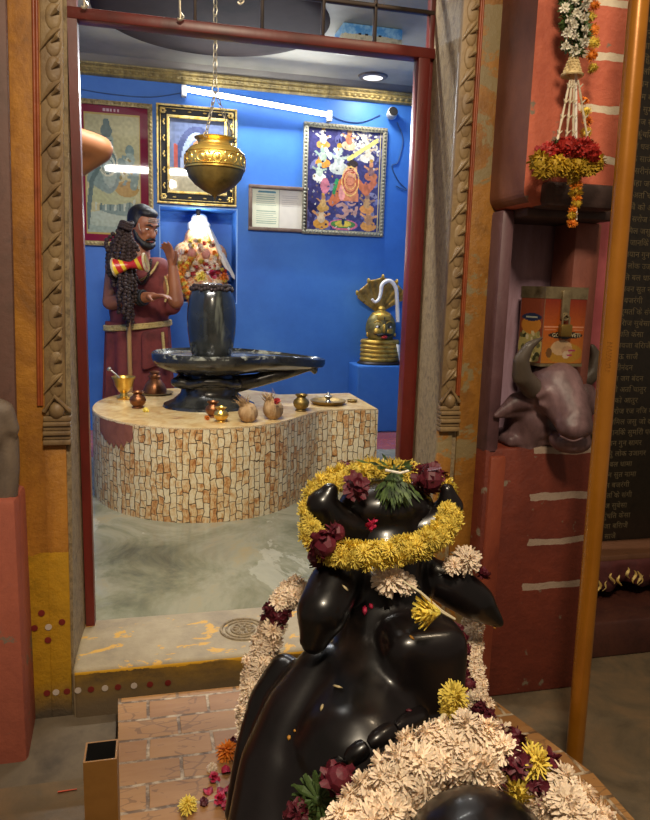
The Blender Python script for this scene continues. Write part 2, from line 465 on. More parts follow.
def carved_strip(name, xa, xb, zlo, side):
    """band of overlapping scrolled leaves ending in a stepped base"""
    w = xb-xa; b = MB().mat(M_carve); y = FY
    b.rbox((xa, y-.008, zlo), (xb, y+.01, ZT), .003)
    z = zlo+.05; k = 0; cx = (xa+xb)/2
    while z < 1.95:
        if k % 2 == 0:
            pts = [V(xa+w*t, y-.011-.005*math.sin(PI*t), z+.040*math.sin(PI*.5*t)+.006*t*t) if side > 0 else V(xb-w*t, y-.012-.006*math.sin(PI*t), z+.035*math.sin(PI*.5*t)+.012*t*t) for t in [i/8*.9 for i in range(9)]]
            b.tube(pts, [.0008, .002, .003, .004, .0048, .0052, .005, .004, .001], 8)
        b.ell((cx+w*.08*side, y-.008, z-.004+.02), (w*.36, .0038, .026), None, 14, 8)
        tip = xa+w*.78 if side > 0 else xa+w*.22
        b.tube([V(tip-.012*side, y-.012, z+.016), V(tip, y-.017, z+.026), V(tip+.004*side, y-.014, z+.04)], [.002, .006, .0008], 8)
        z += .05; k += 1
    # stepped base with a pointed bud
    ext = .012
    for i, (h, o) in enumerate(((.012, .004), (.01, .012), (.01, .007), (.01, .014), (.01, .008), (.012, .012))):
        z1 = zlo-sum((.012, .01, .01, .01, .01, .012)[:i]); b.rbox((xa-.002, y-.01-o, z1-h), (xb+ext, y+.01, z1-.001), .002)
    b.tube([V(xa, y-.012, zlo+.01), V(cx, y-.02, zlo+.045), V(xb+.01, y-.012, zlo+.01)], .005, 8)
    b.ell((cx+.004, y-.008, zlo+.012), (w*.4, .016, .02), None, 12, 8)
    b.mat(M_ochre if xa < 0 else M_ochreR).rbox((xa-(.002 if xa < 0 else 0), y-.007, -.12), (xb, y+.01, zlo-.06), .003)
    return struct(b.build(name))
zbase = P(445, 420, FY).z
carved_strip('trim_7', .693, .732, P(450, 405, FY).z, 1)
carved_strip('trim_8', -.247, -.203, P(50, 415, FY).z, 1)
def bead(name, x0, x1, z0):
    b = MB(); w = (x1-x0)
    for i in range(2):
        xx = x0+w*(.27+.46*i); b.tube([V(xx, FY-.008, z0), V(xx, FY-.008, ZT)], w*.27, 10)
    b.box((x0, FY-.005, z0), (x1, FY+.01, ZT))
    return struct(b.build(name, M_bead))
bead('trim_9', .733, .744, P(455, 395, FY).z)
bead('trim_10', -.262, -.249, P(40, 405, FY).z)
struct(MB().rbox((.744, FY-.006, -.12), (.818, FY+.1, ZT), .006).build('trim_11', M_ochreR))
struct(MB().rbox((-.314, FY-.006, -.13), (-.248, FY+.1, ZT), .006).build('trim_12', M_ochre))
# lower painted strip joins the sill
# dark maroon/brown strip left of the ochre pilaster
struct(MB().rbox((-.37, FY-.016, -.13), (-.311, FY+.1, ZT), .006).build('trim_13', stone('umber_plaster', ['#3a2c26', '#5a4238', '#6a4a40', '#40302a'], None, None, 6, .3, .6)))
struct(MB().rbox((-.6, FY-.02, -.13), (-.355, FY+.1, ZT), .006).build('trim_14', stone('umber_plaster_b', ['#3a2a28', '#5c4040', '#6c4c48', '#40302a'], None, None, 5, .3, .6)))
M_redwall = stone('brick_red_distemper', ['#6e4034', '#98503e', '#a85a44', '#84504a'], None, None, 5, .5, .75, patch=('#7c6a5a', 9, .6))
zr = P(12, 492, 1.56).z
struct(MB().rbox((-.6, 1.5, -.14), (P(20, 600, 1.5).x, FY+.02, zr), .012).build('trim_15', M_redwall))

# the left jamb leans a little towards the opening
for ob_ in C.objects:
    if ob_.name in ('trim_5', 'trim_8', 'trim_10', 'trim_12', 'trim_13'):
        for v_ in ob_.data.vertices:
            if v_.co.z > .3 and v_.co.y < 1.8: v_.co.x += .026*(v_.co.z-.3)
# stone sill
def sill_mat():
    s = N('sill_stone'); v = s.coord()
    c = s.ramp(s.noise(v, 7, 9, .7), [(.3, '#7a6c56'), (.5, '#968668'), (.7, '#a89878')])
    y = s.ramp(s.noise(s.coord((.8, 1.3, 1)), 15, 8, .62, .4), [(.575, '#000000'), (.59, '#ffffff')])
    c = s.mix(y, c, '#c99a40')
    y2 = s.ramp(s.noise(s.coord((1, 1, 1)), 13, 3, .5, .2), [(.7, '#000000'), (.72, '#ffffff')])
    c = s.mix(y2, c, '#68728c')
    s.bump(s.noise(v, 30, 8, .7), .4, .005); return s.fin(c, .6)
def sillfront_mat():
    s = N('sill_front_paint'); v = s.coord()
    sp = s.n('ShaderNodeSeparateXYZ'); s.l(s.tc.outputs['Object'], sp.inputs[0])
    c = s.ramp(s.noise(s.coord((1, 1, 2)), 9, 9, .7), [(.3, '#4a3a20'), (.5, '#7c5e22'), (.68, '#94701f')])
    zz = s.math('ADD', sp.outputs[2], s.math('MULTIPLY', s.math('SUBTRACT', s.noise(v, 16), .5), .03))
    c = s.mix(s.math('GREATER_THAN', zz, .035), c, '#c99618')
    c = s.mix(s.ramp(s.math('ADD', zz, .5), [(.45, '#ffffff'), (.53, '#000000')]), c, '#6a5a44')
    s.bump(s.noise(v, 30, 8, .7), .4, .005); return s.fin(c, .6)
b = MB(); b.rbox((JL0+.001, 1.60, -.12), (.72, 1.86, .049), .012, None, 3)
sl = b.build('trim_16', sill_mat()); sl.data.materials.append(sillfront_mat()); struct(sl)
for p in sl.data.polygons:
    if p.normal.y < -.75: p.material_index = 1
# carved medallion on the sill
mc = Pz(243, 629, .05)
b = MB()
for R_, r_ in ((.058, .004), (.044, .003), (.03, .0035)): b.torus((mc.x, mc.y, .05), R_, r_, None, 32, 8)
for i in range(10):
    a = 2*PI*i/10; b.ell((mc.x+.02*math.cos(a), mc.y+.02*math.sin(a), .05), (.009, .005, .004), Matrix.Rotation(a, 3, 'Z'), 8, 6)
b.ell((mc.x, mc.y, .05), (.008, .008, .005), None, 10, 6)
struct(b.build('trim_17', M_grey))
# painted dots
Mdr = pm('dark_red_dot', ['#6a1a14', '#7c241c'], 20, .6, .1); Mdw = pm('chalk_white_dot', ['#b8a898', '#cabbb0'], 20, .6, .1)
def dot(px, py, Y, m, r=.0065):
    p = P(px, py, Y); b = MB(); b.lathe([(0, .0), (r, 0), (r, .0012), (0, .0014)], (p.x, p.y, p.z), 18, Matrix.Rotation(PI/2, 3, 'X')); return b, m
br = MB()
for px, py, m in ((41.5, 613, Mdr), (34.5, 628, Mdr), (62, 622, Mdr), (48, 640, Mdr), (48.5, 627, Mdw)):
    p = P(px, py, FY-.0075); br.mat(m).lathe([(0, 0), (.0075, 0), (.0075, .0012), (0, .0014)], p, 18, Matrix.Rotation(PI/2, 3, 'X'))
for i, px in enumerate((47, 56, 67, 78, 91, 105, 118, 134, 150, 168)):
    p = P(px, 693-(px-47)*.085, 1.6-.0005 if px > 75 else FY-.0075)
    br.mat((Mdr, Mdw)[i % 2] if i != 9 else Mdr).lathe([(0, 0), (.0075, 0), (.0075, .0012), (0, .0014)], p, 18, Matrix.Rotation(PI/2, 3, 'X'))
struct(br.build('trim_18'))

# outer floor
def ofloor():
    s = N('dusty_outer_floor'); v = s.coord()
    c = s.ramp(s.noise(v, 6, 9, .65, .5), [(.3, '#453c30'), (.5, '#665844'), (.65, '#786248'), (.75, '#585448')])
    s.bump(s.noise(v, 14, 8, .7), .3, .01); return s.fin(c, .5)
OZ = -.12
struct(MB().box((-1.5, -1.0, OZ-.1), (3.2, 2.6, OZ)).build('floor', ofloor(), smooth=False))
def skirt():
    # sloping mortar fillet against the left jamb
    b = MB(); pts = []
    xs = [-.6, -.34, -.26, -.18, -.1]
    vs = []
    for x in xs:
        vs += [V(x, FY, OZ-.01), V(x, FY-.01, OZ+.05), V(x, 1.50, OZ+.02), V(x, 1.42, OZ-.01)]
    fs = []
    for i in range(len(xs)-1):
        for j in range(3): a = i*4+j; fs.append((a, a+1, a+5, a+4))
        fs.append((i*4+3, i*4, i*4+4, i*4+7))
    b.add(vs, fs); k = len(xs)*4; b.add(vs[:4], [(0, 1, 2, 3)]); b.add(vs[-4:], [(0, 1, 2, 3)])
    return b.build('trim_19', pm('mortar_fillet', ['#463c30', '#635644', '#54493a'], 9, .75, .4, 30))
struct(skirt())

# ------------------------------------------------------------------ red steel door frame and transom
DY = 1.84
dfr = thing('door_frame', (.25, DY, .05), 'dark red painted steel door frame with a barred transom above the opening', 'door frame')
iL0, iR0 = P(77.6, 22, DY).x, P(417, 59.8, DY).x; iL1, iR1 = P(95.5, 623, DY).x, .667
ZL = 1.539; xl = -.178
def bar(b, a, c): b.box(a, c)
b = MB(); b.add([V(-.186, DY-.02, .045), V(iL1, DY-.02, .045), V(iL1, DY+.02, .045), V(-.186, DY+.02, .045), V(-.186, DY-.02, 1.98), V(iL0+.0, DY-.02, 1.98), V(iL0, DY+.02, 1.98), V(-.186, DY+.02, 1.98)],
     [(0, 1, 2, 3), (4, 5, 6, 7), (0, 1, 5, 4), (1, 2, 6, 5), (2, 3, 7, 6), (3, 0, 4, 7)])
b.build('jamb', M_red, dfr, smooth=False)
b = MB().rbox((.668, DY-.02, .045), (.700, DY+.02, ZL+.005), .003).rbox((.699, DY-.006, .045), (.714, DY+.02, 1.98), .002)
for z in (1.46, 1.43, 1.40, 1.2, 1.0, .96, .92, .88, .82, .7, .62): b.lathe([(0, 0), (.0028, 0), (.0028, .0015), (0, .002)], (.685, DY-.02, z), 8, Matrix.Rotation(PI/2, 3, 'X'))
b.build('jamb', M_red, dfr)
b = MB().rbox((-.186, DY-.022, ZL), (.72, DY+.022, ZL+.026), .003); b.build('lintel_bar', M_red, dfr)
for px in (195, 262, 323, 375):
    x = P(px, 20, DY).x; MB().rbox((x-.004, DY-.008, ZL+.02), (x+.004, DY+.008, 1.98), .0015).build('transom_bar', M_dark, dfr)
for z in (P(380, 7, DY).z, P(380, 7, DY).z+.12, ):
    MB().rbox((P(262, 0, DY).x, DY-.008, z-.005), (.71, DY+.008, z+.005), .0015).build('transom_rail', M_dark, dfr)
MB().rbox((-.186, DY-.02, 1.96), (.714, DY+.02, 1.99), .003).build('head_bar', M_red, dfr)
b = MB()
# hooks hung on the transom
for i, (px, py) in enumerate(((84, 6), (180, 18), (240, 2))):
    p = P(px, py, DY-.03); t = thing('hanging_hook', (p.x, p.y, p.z), ('short pale metal hook at the left end of the transom', 'pale metal hook hanging above the red lintel beside the dark ceiling circle', 'small pale hook at the middle of the transom, by the second upright bar')[i], 'hook', 'hooks on the transom')
    pts = spline([V(p.x, DY-.02, 1.975), V(p.x, DY-.026, 1.96), V(p.x, DY-.03, p.z+.03), V(p.x+.002, DY-.03, p.z+.012), V(p.x+.008, DY-.032, p.z+.002), V(p.x, DY-.034, p.z-.006), V(p.x-.006, DY-.034, p.z-.002)], 5)
    MB().tube(pts, .0026, 7).build('hook_wire', pm('galvanised_wire', ['#a8a090', '#c8c0ac'], 30, .35, 0, metal=.6), t)

# ------------------------------------------------------------------ right side: bracket block, niche, brick
def brick_mat(name, c1, c2, mort, zoff, period, mw, wob=.4, zmin=None):
    s = N(name); v = s.coord(); sp = s.n('ShaderNodeSeparateXYZ'); s.l(s.tc.outputs['Object'], sp.inputs[0])
    z = s.math('ADD', sp.outputs[2], s.math('MULTIPLY', s.math('SUBTRACT', s.noise(v, 7), .5), .03))
    z = s.math('SUBTRACT', z, zoff); fr = s.math('FRACT', s.math('ADD', s.math('DIVIDE', z, period), 50))
    m = s.math('LESS_THAN', fr, mw)
    xcut = s.math('GREATER_THAN', s.math('ADD', sp.outputs[0], s.math('MULTIPLY', s.noise(v, 14), .06)), wob)
    m = s.math('MULTIPLY', m, xcut)
    if zmin is not None: m = s.math('MULTIPLY', m, s.math('GREATER_THAN', sp.outputs[2], zmin))
    c = s.ramp(s.noise(v, 10, 9, .7), [(.3, c1), (.6, c2), (.75, c1)])
    gp = s.ramp(s.noise(v, 16, 6, .6), [(.64, '#000000'), (.67, '#ffffff')])
    c = s.mix(gp, c, '#7a6a58')
    c = s.mix(m, c, mort)
    s.bump(s.math('SUBTRACT', s.noise(v, 40, 8, .7), s.math('MULTIPLY', m, .6)), .6, .006)
    return s.fin(c, .6)
UY = 1.45
zu = P(560, 206, UY).z
ux0 = P(524, 190, UY).x; WX = 1.034
M_upper = brick_mat('painted_brick', '#a8503a', '#c06448', '#cdbfa8', P(600, 54, UY).z-.012, P(600, 54, UY).z-P(600, 107, UY).z, .15, P(582, 60, UY).x+.03)
b = MB()
r = .03; prof = [(ux0+r, zu)] + [(ux0+r-r*math.sin(a), zu+r-r*math.cos(a)) for a in [PI/2*i/6 for i in range(1, 7)]] + [(ux0, ZT), (WX, ZT), (WX, zu)]
Mx = Matrix(((1, 0, 0, 0), (0, 0, -1, 0), (0, 1, 0, 0), (0, 0, 0, 1)))
b.prism([(x, z) for x, z in prof], -UY, -1.75, Mx)
wu = struct(b.build('wall_upper_right', M_upper, smooth=False)); wu.data.materials.append(stone('rust_brown_plaster', ['#4a2a22', '#6a3c2c', '#7c4a34', '#52302a'], None, None, 5, .35, .6))
for p in wu.data.polygons:
    if p.normal.x < -.4: p.material_index = 1
# plain orange pilaster strip left of the bricks
zb = P(560, 215, 1.5).z
M_ledge = stone('dark_brown_ledge', ['#2a1c1a', '#3a2824', '#483430', '#241816'], None, None, 6, .3, .6)  # dark brown for the ledge and the slab beneath it
b = MB().rbox((P(540, 205, 1.45).x, 1.43, zu-.004), (1.018, 1.5, zu+.05), .012).rbox((.83, 1.50, zu-.02), (1.06, 1.74, zu+.004), .006)
struct(b.build('trim_20', M_ledge))
# niche behind the tin and the bull head
nzc = P(540, 447, 1.56).z
M_nich = stone('purple_niche_plaster', ['#6c4c58', '#94747e', '#b090a0', '#74545c'], None, None, 4, .25, .55, stretch=(1, 1, .3))
struct(MB().rbox((.80, 1.68, nzc-.02), (1.12, 1.76, zu), .004).build('trim_21', M_nich))
b = MB().rbox((.80, 1.56, nzc-.02), (.835, 1.66, zu), .01); struct(b.build('trim_22', M_purple))
M_jamb = stone('red_flaking_plaster', ['#5e322a', '#7c4436', '#8a5042', '#4a2c28'], None, None, 7, .4, .6)
struct(MB().rbox((P(563, 280, 1.6).x, 1.56, nzc-.02), (P(588, 280, 1.6).x, 1.66, zu-.02), .006).build('trim_23', M_jamb))
M_pink = pm('pink_distemper', ['#a04a50', '#b45c62', '#98464c'], 6, .6, .2, 30)
struct(MB().rbox((P(588, 280, 1.6).x, 1.6, P(590, 440, 1.5).z), (1.139, 1.72, 1.3), .005).build('trim_24', M_pink))
LY = 1.56
M_lower = brick_mat('red_brick_lower', '#5e2418', '#74301e', '#a08a78', P(550, 497, LY).z-.008, P(550, 451, LY).z-P(550, 497, LY).z, .15, P(528, 500, LY).x+.035, P(550, 600, LY).z)
struct(MB().rbox((.80, LY, OZ), (1.13, 1.74, nzc), .008).build('wall_lower_right', M_lower))
struct(MB().rbox((P(488, 480, LY).x, LY-.008, OZ), (P(504, 480, LY).x, 1.74, nzc-.02), .008).build('trim_25', stone('red_pilaster_paint', ['#6a2c1e', '#843c26', '#90462c', '#5c261c'], None, None, 6, .3, .55)))

# text slab and dark bay on the far right
SY = 1.95
M_dwall = stone('dark_red_wall', ['#2c1712', '#40201a', '#4c281e', '#281612'], None, None, 5, .3, .5)
struct(MB().box((1.12, SY+.03, OZ), (3.1, SY+.13, ZT)).build('wall_far_right', M_dwall, smooth=False))
zs0 = P(630, 545, SY).z; zs1 = P(640, 28, SY).z
slab = thing('inscribed_slab', (1.6, SY, zs0), 'black stone slab covered in rows of pale Hindi verses, right of the golden pole', 'inscription')
MB().rbox((1.25, SY, zs0), (2.15, SY+.03, zs1+.1), .003).build('stone_panel', pm('black_granite', ['#17130f', '#221c15', '#120f0c'], 30, .35, .05), slab)
lines = ['श्री गुरु चरन सरोज रज निज मन मुकुर सुधारि', 'बरनउ रघुबर बिमल जसु जो दायक फल चारि', 'बुदधि हीन तनु जानिके सुमिरौ पवन कुमार', 'जय हनुमान गयान गुन सागर', 'जय कपीस तिहु लोक उजागर', 'राम दूत अतुलित बल धामा', 'अंजनि पुतर पवन सुत नामा', 'महाबीर बिकरम बजरंगी', 'कुमति निवार सुमति के संगी', 'कंचन बरन बिराज सुबेसा', 'कानन कुंडल कुंचित केसा', 'हाथ बजर औ धवजा बिराजै', 'कांधे मूंज जनेऊ साजै', 'संकर सुवन केसरीनंदन', 'तेज परताप महा जग बंदन', 'बिदयावान गुनी अति चातुर', 'राम काज करिबे को आतुर']
b = MB(); z = zs1+.06; i = 0; MT = lambda z, o: frameM((1.285+o, SY-.0005, z), (1, 0, 0), (0, 0, 1))
while z > zs0+.02:
    text_mb(b, lines[i % len(lines)], .025, MT(z, .012*(i % 3)), .0006, 'LEFT', 1.05); z -= .0355; i += 1
b.build('lettering', pm('pale_incised_letters', ['#50452f', '#64573e'], 30, .6, 0), slab, smooth=False)
zk = P(630, 556, SY-.1).z
struct(MB().rbox((1.15, SY-.12, zk-.03), (2.6, SY+.03, zk+.015), .006).build('trim_26', stone('brown_shelf', ['#4a2e1c', '#63402a', '#54341f'], None, None, 6, .3, .5)))
fy_ = Pz(632, 655, OZ).y
struct(MB().rbox((1.16, fy_, OZ), (3.1, SY+.05, zk-.13), .01).build('trim_28', M_dwall))
# gold fringed cloth under the slab
cl = thing('fringed_cloth', (1.6, SY-.13, zk-.12), 'maroon cloth with gold embroidery hung along the shelf under the inscribed slab', 'cloth')
vs = []; fs = []; nx = 90
for i in range(nx+1):
    x = 1.16+1.3*i/nx
    for j in range(5):
        t = j/4; vs.append(V(x, SY-.128-.012*t*math.sin(x*60)-.004*t, zk-.0-(.085+.012*math.sin(x*42))*t))
for i in range(nx):
    for j in range(4): a = i*5+j; fs.append((a, a+1, a+6, a+5))
o = MB().add(vs, fs).build('cloth_panel', pm('maroon_velvet', ['#3f1618', '#5a2422'], 20, .7, .4), cl); modbake(o, [('SOLIDIFY', dict(thickness=.003))])
b = MB()
rn = random.Random(12)
for i in range(56):
    x = 1.17+i*.022+rn.uniform(-.01, .01); y0 = SY-.145; z_ = zk-.03-.04*rn.random(); a_ = rn.uniform(-.8, .8)
    pts = [V(x+.012*t*math.sin(a_)+.006*math.sin(t*3+i), y0-.010, z_+.022*t*math.cos(a_)) for t in [k/3-1 for k in range(7)]]
    b.tube(pts, [.001, .003, .0045, .005, .0045, .003, .001], 5, flat=.5)
b.build('gold_embroidery', M_gold, cl)

# golden pole
fp = Pz(573, 772, OZ); t0_ = P(639, 0, fp.y+.005); tp = fp+(t0_-fp)*((2.3-OZ)/(t0_.z-OZ))
pole = thing('railing_pole', (fp.x, fp.y, OZ), 'tall gold painted round steel pole standing on the outer floor', 'pole')
M_goldpole = pm('gold_enamel', ['#8a5410', '#9c6216', '#a86c1c'], 5, .3, .06, 60, .25, coat=.3)
top = fp.lerp(tp, 1)
MB().tube([V(fp.x, fp.y, OZ), V(tp.x, tp.y, tp.z)], .0188, 28).build('tube', M_goldpole, pole)
q = P(610, 355, 1.262); nrm = (EYE-q); nrm.z = 0; nrm.normalize()
qq = V(q.x, q.y, q.z)
ax = (V(tp.x, tp.y, tp.z)-V(fp.x, fp.y, OZ)).normalized(); t_ = (q.z-OZ)/(tp.z-OZ); cpos = V(fp.x, fp.y, OZ).lerp(V(tp.x, tp.y, tp.z), t_)
b = MB(); text_mb(b, 'NAVAYU', .015, frameM(cpos+nrm*.0184, -ax, nrm.cross(-ax)), .0012); b.build('embossed_letters', M_goldpole, pole, smooth=False)
# square hollow post at lower left
tz = P(100, 745, 1.03); 
post = thing('square_tube_post', (-.09, 1.03, OZ), 'short hollow square gold painted steel post, open at the top, beside the tiled plinth', 'post')
a0 = P(84, 752, 1.0); s2 = .0245; cx, cy, ztp = -.0885, 1.025, .235
b = MB()
o_ = [(-s2, -s2), (s2, -s2), (s2, s2), (-s2, s2)]; i_ = [(x*.88, y*.88) for x, y in o_]
vs = [V(cx+x, cy+y, OZ) for x, y in o_]+[V(cx+x, cy+y, ztp) for x, y in o_]+[V(cx+x, cy+y, ztp) for x, y in i_]+[V(cx+x, cy+y, OZ) for x, y in i_]
fs = []
for i in range(4):
    j = (i+1) % 4; fs += [(i, j, 4+j, 4+i), (4+i, 4+j, 8+j, 8+i), (8+i, 8+j, 12+j, 12+i), (12+i, 12+j, j, i)]
b.mats = [pm('bronze_enamel', ['#7c5424', '#8a602c', '#6f4a20'], 6, .42, .06, 60, .15), M_black]; b.add(vs, fs); b.mi = [1 if i % 4 == 2 else 0 for i in range(16)]  # inner faces black: the shade down the hollow is put into the colour
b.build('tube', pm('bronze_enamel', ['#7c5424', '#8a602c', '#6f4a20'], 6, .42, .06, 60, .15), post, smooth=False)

# ------------------------------------------------------------------ Nandi plinth with printed brick tiles
def plinth_mat():
    s = N('printed_brick_tile'); v = s.coord()
    br = s.n('ShaderNodeTexBrick'); mp = s.n('ShaderNodeMapping'); mp.inputs['Rotation'].default_value = (0, 0, math.radians(0)); mp.inputs['Location'].default_value = (.02, .012, 0)
    wv = s.n('ShaderNodeVectorMath', operation='ADD'); nv = s.n('ShaderNodeTexNoise'); nv.inputs['Scale'].default_value = 14
    sc = s.n('ShaderNodeVectorMath', operation='SCALE'); sc.inputs['Scale'].default_value = .008
    s.l(v, nv.inputs['Vector']); s.l(nv.outputs['Color'], sc.inputs[0]); s.l(v, mp.inputs[0]); s.l(mp.outputs[0], wv.inputs[0]); s.l(sc.outputs[0], wv.inputs[1])
    s.l(wv.outputs[0], br.inputs['Vector'])
    br.inputs['Scale'].default_value = 1; br.inputs['Brick Width'].default_value = .132; br.inputs['Row Height'].default_value = .07
    br.inputs['Mortar Size'].default_value = .0042; br.inputs['Mortar Smooth'].default_value = .3
    br.inputs['Color1'].default_value = lin('#a07442'); br.inputs['Color2'].default_value = lin('#8c6036'); br.inputs['Mortar'].default_value = lin('#5c4630')
    vein = s.n('ShaderNodeTexVoronoi', feature='DISTANCE_TO_EDGE'); vein.inputs['Scale'].default_value = 38
    sc2 = s.n('ShaderNodeMapping'); sc2.inputs['Scale'].default_value = (.55, 1.3, 1); s.l(wv.outputs[0], sc2.inputs[0]); s.l(sc2.outputs[0], vein.inputs['Vector'])
    f = s.math('MULTIPLY', s.math('LESS_THAN', vein.outputs['Distance'], .05), s.math('GREATER_THAN', s.noise(v, 11, 3), .52))
    c = s.mix(s.math('MULTIPLY', f, .55), br.outputs['Color'], '#5e4026')
    c = s.mix(s.math('MULTIPLY', s.ramp(s.noise(s.coord((.4, 2, 1)), 22, 8, .7), [(.4, '#000000'), (.7, '#ffffff')]), .35), c, '#b48c5c')
    c = s.mix(s.math('MULTIPLY', br.outputs['Fac'], s.ramp(s.noise(v, 30, 5), [(.45, '#000000'), (.6, '#ffffff')])), c, '#b8a488')
    s.bump(s.math('SUBTRACT', 1, br.outputs['Fac']), .4, .003)
    return s.fin(c, .5, 0, .35)
b = MB(); b.prism([(-.093, 1.545), (-.075, 1.16), (-.055, 1.12), (-.055, .1), (.85, .1), (.85, 1.1), (.72, 1.545)], OZ, 0)
pl = b.build('tiled_plinth', plinth_mat(), smooth=False)
tag(pl, 'low plinth faced with tan brick-pattern tiles beneath the black bull statue', 'plinth')
pl.location = (0, 0, 0)

# ------------------------------------------------------------------ lingam platform
def stonetile():
    s = N('crazy_stone_tile'); v = s.coord((1, 1, 1))
    # blocks taller than wide, dark crooked joints, cream and rust faces
    sp = s.n('ShaderNodeSeparateXYZ'); s.l(s.tc.outputs['Object'], sp.inputs[0])
    uv = s.n('ShaderNodeUVMap')
    nz = s.n('ShaderNodeTexNoise'); nz.inputs['Scale'].default_value = 16; nz.inputs['Detail'].default_value = 2; s.l(uv.outputs[0], nz.inputs['Vector'])
    sb = s.n('ShaderNodeVectorMath', operation='SUBTRACT'); sb.inputs[1].default_value = (.5, .5, .5); s.l(nz.outputs['Color'], sb.inputs[0])
    sc = s.n('ShaderNodeVectorMath', operation='MULTIPLY'); sc.inputs[1].default_value = (.030, .045, 0); s.l(sb.outputs[0], sc.inputs[0])
    ad = s.n('ShaderNodeVectorMath', operation='ADD'); s.l(uv.outputs[0], ad.inputs[0]); s.l(sc.outputs[0], ad.inputs[1])
    sw = s.n('ShaderNodeMapping'); sw.inputs['Rotation'].default_value = (0, 0, PI/2); s.l(ad.outputs[0], sw.inputs[0])
    br = s.n('ShaderNodeTexBrick'); s.l(sw.outputs[0], br.inputs['Vector']); br.offset = .37; br.squash = .55; br.squash_frequency = 3
    for k_, v_ in (('Scale', 1), ('Brick Width', .062), ('Row Height', .027), ('Mortar Size', .0019), ('Mortar Smooth', .4), ('Bias', 0)): br.inputs[k_].default_value = v_
    br.inputs['Color1'].default_value = (0, 0, 0, 1); br.inputs['Color2'].default_value = (1, 1, 1, 1); br.inputs['Mortar'].default_value = (.5, .5, .5, 1)
    g = s.n('ShaderNodeRGBToBW'); s.l(br.outputs['Color'], g.inputs[0])
    st = s.n('ShaderNodeMapping'); st.inputs['Scale'].default_value = (1, .55, 1); s.l(uv.outputs[0], st.inputs[0])
    base = s.ramp(s.math('ADD', s.math('MULTIPLY', g.outputs[0], .22), s.math('MULTIPLY', s.noise(st.outputs[0], 60, 6, .7), .85)), [(.36, '#a06430'), (.45, '#c2925a'), (.53, '#d0b485'), (.64, '#dccca6'), (.76, '#ccba94')])
    c = s.mix(br.outputs['Fac'], base, '#4a3a26')
    s.bump(s.math('MULTIPLY', br.outputs['Fac'], -1), .5, .006); return s.fin(c, .4)
def topstone():
    s = N('mottled_top_stone'); v = s.coord()
    c = s.ramp(s.noise(v, 16, 9, .75, .6), [(.3, '#a0703c'), (.45, '#c8a468'), (.6, '#dcc490'), (.75, '#b8854c')])
    s.bump(s.noise(v, 30, 5), .15, .004); return s.fin(c, .3)
PZ = .39
cont = []
ECX, ECY, EA, EB = .215, 3.30, .495, .56
for i in range(64):
    a = math.radians(-48) - math.radians(280)*i/63   # clockwise from the front right, round the left, to the back right
    cont.append(V(ECX+EA*math.cos(a), ECY+EB*math.sin(a), 0))
cont = cont + [V(.70, 3.60, 0), V(1.03, 3.63, 0), V(1.03, 3.13, 0), V(.80, 3.125, 0), V(.725, 3.09, 0), V(.63, 2.985, 0)]
# resample
pts = []
for i in range(len(cont)):
    a, c = cont[i], cont[(i+1) % len(cont)]
    k = max(1, int((c-a).length/.03))
    for j in range(k): pts.append(a.lerp(c, j/k))
me = bpy.data.meshes.new('stone_platform'); n = len(pts)
vs = [V(p.x, p.y, 0) for p in pts]+[V(p.x, p.y, PZ-.006) for p in pts]+[V(p.x*.994+.0015, p.y*.998+.006, PZ) for p in pts]
fs = [(i, (i+1) % n, n+(i+1) % n, n+i) for i in range(n)]+[(n+i, n+(i+1) % n, 2*n+(i+1) % n, 2*n+i) for i in range(n)]+[tuple(range(2*n, 3*n))]
me.from_pydata(vs, [], fs); me.materials.append(stonetile()); me.materials.append(topstone())
uvl = me.uv_layers.new(name='UVMap'); arc = [0]
for i in range(n): arc.append(arc[-1]+(pts[(i+1) % n]-pts[i]).length)
for p in me.polygons:
    if p.index >= 2*n: p.material_index = 1
    if p.index < n:
        i = p.index; q = [(arc[i], 0), (arc[i+1], 0), (arc[i+1], PZ), (arc[i], PZ)]
        for l, u in zip(p.loop_indices, q): uvl.data[l].uv = u
bmx = bmesh.new(); bmx.from_mesh(me); bmesh.ops.recalc_face_normals(bmx, faces=bmx.faces); bmx.to_mesh(me); bmx.free()
plat = thing('stone_platform', (ECX, ECY, 0), 'round platform faced with cream and rust stone tiles, with a square spout end', 'platform')
o = bpy.data.objects.new('tiled_body', me); C.objects.link(o); o.parent = plat; o.location = (-ECX, -ECY, 0)
b = MB(); # patch of bare red mortar near the rim where a tile is missing
vs = []
for t in range(15):
    a = math.radians(206)+math.radians(26)*t/14; w_ = .5+.5*math.sin(PI*(t/14))
    vs.append((a, w_))
for a, w_ in vs: b.v.append(V(ECX+(EA+.002)*math.cos(a), ECY+(EB+.002)*math.sin(a), PZ-.008))
for i, (a, w_) in enumerate(vs): b.v.append(V(ECX+(EA+.002)*math.cos(a), ECY+(EB+.002)*math.sin(a), PZ-.02-.09*w_*(1+.15*math.sin(i*3))))
b.f = [[i, i+1, 16+i, 15+i] for i in range(14)]; b.mi = [0]*14
b.build('mortar_patch', pm('red_mortar', ['#7c4434', '#945844'], 20, .8, .4, 50), plat, smooth=False)

